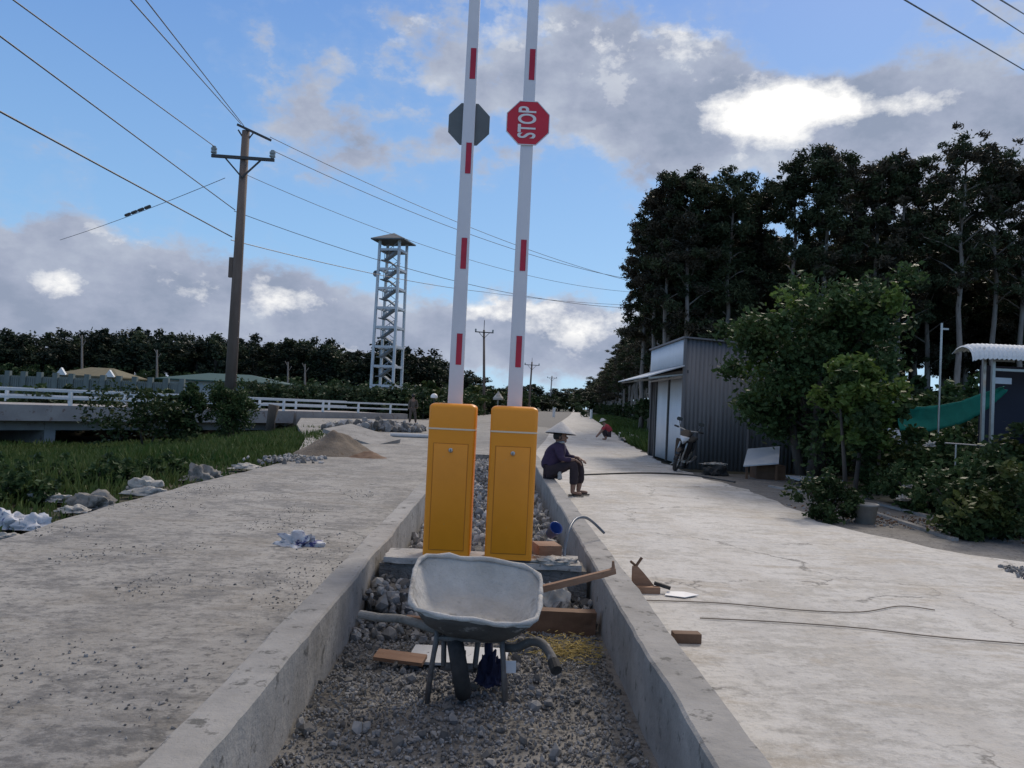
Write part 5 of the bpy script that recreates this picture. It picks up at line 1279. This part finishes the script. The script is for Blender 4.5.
def squatter():
    g = gpt(608, 440, 0)
    t = empty('person', g, radians(180), 'person in a red top squatting at the right edge of the distant road', 'person'); V = Vector
    J = [V((-.05, 0, .3)), V((.02, 0, .48)), V((.12, 0, .64)), V((.2, 0, .74)), V((.28, 0, .82)), V((-.05, -.1, .28)), V((.28, -.14, .46)), V((.1, -.12, .1)), V((.12, -.12, .04)), V((.26, -.13, .03)), V((-.05, .1, .28)), V((.28, .14, .46)), V((.1, .12, .1)), V((.12, .12, .04)), V((.26, .13, .03)), V((.18, -.17, .62)), V((.3, -.2, .42)), V((.48, -.1, .2)), V((.56, -.08, .1)), V((.18, .17, .62)), V((.3, .2, .42)), V((.48, .1, .2)), V((.56, .08, .1))]
    E = [(0, 1), (1, 2), (2, 3), (3, 4), (0, 5), (5, 6), (6, 7), (7, 8), (8, 9), (0, 10), (10, 11), (11, 12), (12, 13), (13, 14), (2, 15), (15, 16), (16, 17), (17, 18), (2, 19), (19, 20), (20, 21), (21, 22)]
    R = [(.14, .15), (.13, .15), (.12, .15), .055, .095, .09, .07, .05, .04, .035, .09, .07, .05, .04, .035, .06, .045, .035, .03, .06, .045, .035, .03]
    skinned('body', J, E, R, M['skin'], t)
    skinned('shirt', [V((-.08, 0, .33)), V((.0, 0, .48)), V((.1, 0, .64)), V((.17, 0, .72)), V((.17, -.17, .62)), V((.29, -.2, .44)), V((.17, .17, .62)), V((.29, .2, .44))], [(0, 1), (1, 2), (2, 3), (2, 4), (4, 5), (2, 6), (6, 7)], [.19, .19, .17, .09, .08, .06, .08, .06], M['redcloth'], t)
    skinned('trousers', [V((-.05, 0, .28)), V((.0, -.1, .28)), V((.28, -.14, .47)), V((.12, -.12, .14)), V((.0, .1, .28)), V((.28, .14, .47)), V((.12, .12, .14))], [(0, 1), (1, 2), (2, 3), (0, 4), (4, 5), (5, 6)], [.14, .11, .085, .06, .11, .085, .06], M['trous'], t)
    vs, fs = lathe([(0, .13), (.08, .1), (.11, .04), (.17, .0), (.17, -.01), (.1, .02), (0, .1)], 20)
    h = MB().add(vs, fs).build('hat', M['hat'], t, smooth=True); h.data.transform(Matrix.Translation((.29, 0, .87)) @ Matrix.Rotation(.35, 4, 'Y'))
squatter()
def stander():
    g = at(412, 424, 47); t = empty('person', (g.x, 47, 0), radians(200), 'person in khaki standing with feet apart at the end of the bridge railing', 'person'); V = Vector
    J = [V((0, 0, .92)), V((0, 0, 1.12)), V((0, 0, 1.36)), V((0, .0, 1.5)), V((0, .02, 1.62)), V((-.09, 0, .9)), V((-.16, .03, .5)), V((-.22, 0, .08)), V((-.23, .14, .04)), V((.09, 0, .9)), V((.13, .02, .5)), V((.16, 0, .08)), V((.17, .14, .04)), V((-.19, 0, 1.38)), V((-.27, .02, 1.12)), V((-.22, .12, .92)), V((.19, 0, 1.38)), V((.25, .02, 1.12)), V((.26, .08, .88))]
    E = [(0, 1), (1, 2), (2, 3), (3, 4), (0, 5), (5, 6), (6, 7), (7, 8), (0, 9), (9, 10), (10, 11), (11, 12), (2, 13), (13, 14), (14, 15), (2, 16), (16, 17), (17, 18)]
    R = [(.14, .11), (.13, .1), (.15, .1), .055, .1, .09, .065, .045, .035, .09, .065, .045, .035, .06, .045, .03, .06, .045, .03]
    skinned('body', J, E, R, M['skin'], t)
    skinned('shirt', [V((0, 0, .86)), V((0, 0, 1.12)), V((0, 0, 1.36)), V((0, 0, 1.46)), V((-.19, 0, 1.38)), V((-.27, .02, 1.12)), V((-.22, .11, .96)), V((.19, 0, 1.38)), V((.25, .02, 1.12)), V((.26, .07, .93))], [(0, 1), (1, 2), (2, 3), (2, 4), (4, 5), (5, 6), (2, 7), (7, 8), (8, 9)], [(.17, .13), (.155, .125), (.17, .125), .07, .075, .06, .045, .075, .06, .045], M['khaki'], t)
    skinned('trousers', [V((0, 0, .9)), V((-.09, 0, .86)), V((-.16, .03, .5)), V((-.21, 0, .12)), V((.09, 0, .86)), V((.13, .02, .5)), V((.155, 0, .12))], [(0, 1), (1, 2), (2, 3), (0, 4), (4, 5), (5, 6)], [.14, .115, .085, .07, .115, .085, .07], M['khaki'], t)
    MB().add([(v.x*.105, v.y*.115+.0, v.z*.12+1.67) for v in ICO3[0]], ICO3[1]).build('hair', M['hair'], t, smooth=True)
stander()

# ------------------------------------------------------------------ sky, sun
SUN_AZ, SUN_EL = radians(26), radians(40)       # azimuth from +Y towards +X
W_ = bpy.data.worlds.new('World'); S.world = W_; W_.use_nodes = True; nt = W_.node_tree; bg = nt.nodes['Background']
sky = nt.nodes.new('ShaderNodeTexSky'); sky.sky_type = 'NISHITA'; sky.sun_disc = False; sky.sun_elevation = SUN_EL; sky.sun_rotation = SUN_AZ
sky.air_density = 1.0; sky.dust_density = .6; sky.ozone_density = 1.5
tc = nt.nodes.new('ShaderNodeTexCoord'); sep = nt.nodes.new('ShaderNodeSeparateXYZ'); lk(nt, tc.outputs['Generated'], sep.inputs[0])
def mth(op, a, b=None, c=None, clamp=False):
    n = nt.nodes.new('ShaderNodeMath'); n.operation = op; n.use_clamp = clamp
    for i, v in enumerate((a, b, c)):
        if v is None: continue
        if isinstance(v, (int, float)): n.inputs[i].default_value = v
        else: lk(nt, v, n.inputs[i])
    return n.outputs[0]
az = mth('ARCTAN2', sep.outputs[0], sep.outputs[1]); el = mth('ARCSINE', sep.outputs[2])
ae = nt.nodes.new('ShaderNodeCombineXYZ'); lk(nt, az, ae.inputs[0]); lk(nt, el, ae.inputs[1]); AE = ae.outputs[0]
cmb = nt.nodes.new('ShaderNodeCombineXYZ'); lk(nt, az, cmb.inputs[0]); lk(nt, mth('MULTIPLY', el, 1.5), cmb.inputs[1]); V_ = cmb.outputs[0]
nA = tex(nt, 'ShaderNodeTexNoise', 8.5, V_, Detail=7, Roughness=.6)
nB = tex(nt, 'ShaderNodeTexNoise', 17, V_, Detail=5, Roughness=.6)
nC = tex(nt, 'ShaderNodeTexNoise', 2.2, V_, Detail=2, Roughness=.5)
def blobsum(lst):
    tot = None
    for px, py, sx, sy, w in lst:
        r = ray(px, py).normalized(); a0 = atan2(r.x, r.y); e0 = asin(r.z)
        v = nt.nodes.new('ShaderNodeVectorMath'); v.operation = 'MULTIPLY_ADD'; lk(nt, AE, v.inputs[0])
        v.inputs[1].default_value = (F/sx, F/sy, 0); v.inputs[2].default_value = (-a0*F/sx, -e0*F/sy, 0)
        q = nt.nodes.new('ShaderNodeVectorMath'); q.operation = 'DOT_PRODUCT'; lk(nt, v.outputs[0], q.inputs[0]); lk(nt, v.outputs[0], q.inputs[1])
        g = mth('POWER', exp(-1), q.outputs['Value'])
        tot = mth('MULTIPLY_ADD', g, w, 0.0 if tot is None else tot)
    return tot
# (pixel of the photo the cloud stands at, its half sizes, weight)
dens = blobsum([(40, 330, 170, 62, 1.0), (100, 262, 70, 28, .55), (220, 330, 150, 45, .9), (430, 335, 180, 38, .85), (620, 345, 110, 42, .8), (560, 320, 80, 25, .3),
                (640, 85, 120, 62, .85), (480, 60, 100, 70, .5), (720, 130, 90, 50, .5), (290, 115, 70, 60, .5), (410, 150, 90, 35, .3), (340, 60, 40, 25, .2),
                (800, 120, 100, 38, .85), (965, 125, 80, 60, .62), (930, 50, 50, 40, .22), (780, 8, 90, 10, .1), (240, 25, 30, 15, .12),
                (1250, 150, 260, 140, .7), (-300, 200, 200, 120, .6), (140, 170, 90, 30, .12), (-80, 330, 150, 60, .8),
                (560, 230, 90, 40, -.35), (830, 45, 90, 35, -.55), (100, 110, 120, 90, -.35), (360, 225, 90, 26, -.25)])
n_ = mth('ADD', mth('MULTIPLY', mth('SUBTRACT', nA.outputs[0], .5), 1.25), mth('MULTIPLY', mth('SUBTRACT', nB.outputs[0], .5), .8))
d0 = mth('ADD', mth('ADD', dens, n_), mth('MULTIPLY', mth('SUBTRACT', nC.outputs[0], .52), .5))
cov = ramp(nt, d0, [(.24, 0), (.55, 1)])
wisp = ramp(nt, d0, [(.05, 0), (.6, .5)])
nE = tex(nt, 'ShaderNodeTexNoise', 13, V_, Detail=7, Roughness=.64)
bright = blobsum([(772, 112, 50, 32, 2.1), (830, 102, 60, 14, 1.2), (880, 108, 50, 10, 1.3), (690, 70, 110, 40, .4), (735, 118, 40, 20, .5), (66, 286, 24, 14, 1.3), (285, 300, 60, 13, 1.2), (495, 306, 55, 16, 1.3), (585, 324, 50, 22, 1.4), (330, 345, 60, 8, .3), (200, 300, 60, 15, .2),
                  (400, 18, 35, 12, .25), (620, 32, 90, 12, .28), (548, 385, 40, 12, .45), (960, 150, 40, 14, .2), (630, 34, 130, 18, .5), (420, 30, 50, 24, .45), (100, 235, 50, 12, .35), (220, 275, 60, 10, .35), (860, 60, 60, 20, .1)])
br2 = mth('SUBTRACT', mth('MULTIPLY', bright, 1.0), mth('MULTIPLY', 1.45, ramp(nt, nE.outputs[0], [(.38, .0), (.66, 1.0)])))
br2 = mth('MULTIPLY', br2, .8, clamp=True)
# cloud shade: greyer in dense cores
nD = tex(nt, 'ShaderNodeTexNoise', 8, V_, Detail=6, Roughness=.6)
shade = ramp(nt, mth('ADD', mth('MULTIPLY', mth('MINIMUM', d0, 1.0), .22), mth('MULTIPLY', mth('ADD', mth('MULTIPLY', nD.outputs[0], .75), mth('MULTIPLY', nE.outputs[0], .25)), 1.25)), [(.50, (.58, .62, .70)), (.66, (.43, .48, .585)), (.82, (.34, .385, .50)), (.95, (.27, .32, .43))])
edge = mix(nt, mth('MULTIPLY', br2, 1.0, clamp=True), shade, (.98, .97, .95))
skc = mix(nt, 1.0, sky.outputs[0], (.082, .086, .094), 'MULTIPLY')
# lower band of the clear sky is paler
hz = nt.nodes.new('ShaderNodeMapRange'); lk(nt, el, hz.inputs[0]); hz.inputs[1].default_value = 0; hz.inputs[2].default_value = .55; hz.inputs[3].default_value = 1; hz.inputs[4].default_value = 0
skt = mix(nt, .75, skc, mix(nt, hz.outputs[0], (.11, .26, .66), (.33, .61, .89)))
c = mix(nt, mth('MULTIPLY', wisp, .75), skt, (.42, .5, .66)); c = mix(nt, cov, c, edge)
c = mix(nt, mth('MULTIPLY', mth('MULTIPLY', br2, .0), 1.0), c, (1, 1, 1))
# unseen warm cloud deck, added overhead to light the ground neutrally
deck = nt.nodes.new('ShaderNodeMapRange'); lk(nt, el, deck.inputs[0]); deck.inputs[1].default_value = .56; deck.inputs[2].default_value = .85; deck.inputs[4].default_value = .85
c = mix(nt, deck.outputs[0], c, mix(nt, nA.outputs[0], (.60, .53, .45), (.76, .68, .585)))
lo = nt.nodes.new('ShaderNodeMapRange'); lk(nt, el, lo.inputs[0]); lo.inputs[1].default_value = -.03; lo.inputs[2].default_value = .0
c = mix(nt, lo.outputs[0], (.12, .12, .11), c)  # dull ground colour below the horizon
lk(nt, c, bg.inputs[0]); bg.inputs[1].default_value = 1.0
W_.cycles.sampling_method = 'MANUAL'; W_.cycles.sample_map_resolution = 512
sun = bpy.data.lights.new('sun', 'SUN'); sun.energy = 2.1; sun.angle = radians(15); sun.color = (1, .89, .76)
so = bpy.data.objects.new('sun', sun); COL.objects.link(so)
dirv = Vector((sin(SUN_AZ)*cos(SUN_EL), cos(SUN_AZ)*cos(SUN_EL), sin(SUN_EL))); so.rotation_euler = dirv.to_track_quat('Z', 'Y').to_euler()

S.view_settings.view_transform = 'Standard'; S.view_settings.look = 'None'; S.view_settings.exposure = .12; S.view_settings.gamma = 1
S.render.engine = 'CYCLES'; S.cycles.max_bounces = 4; S.cycles.diffuse_bounces = 2; S.cycles.glossy_bounces = 2; S.cycles.transmission_bounces = 2; S.cycles.transparent_max_bounces = 6; S.cycles.use_denoising = True
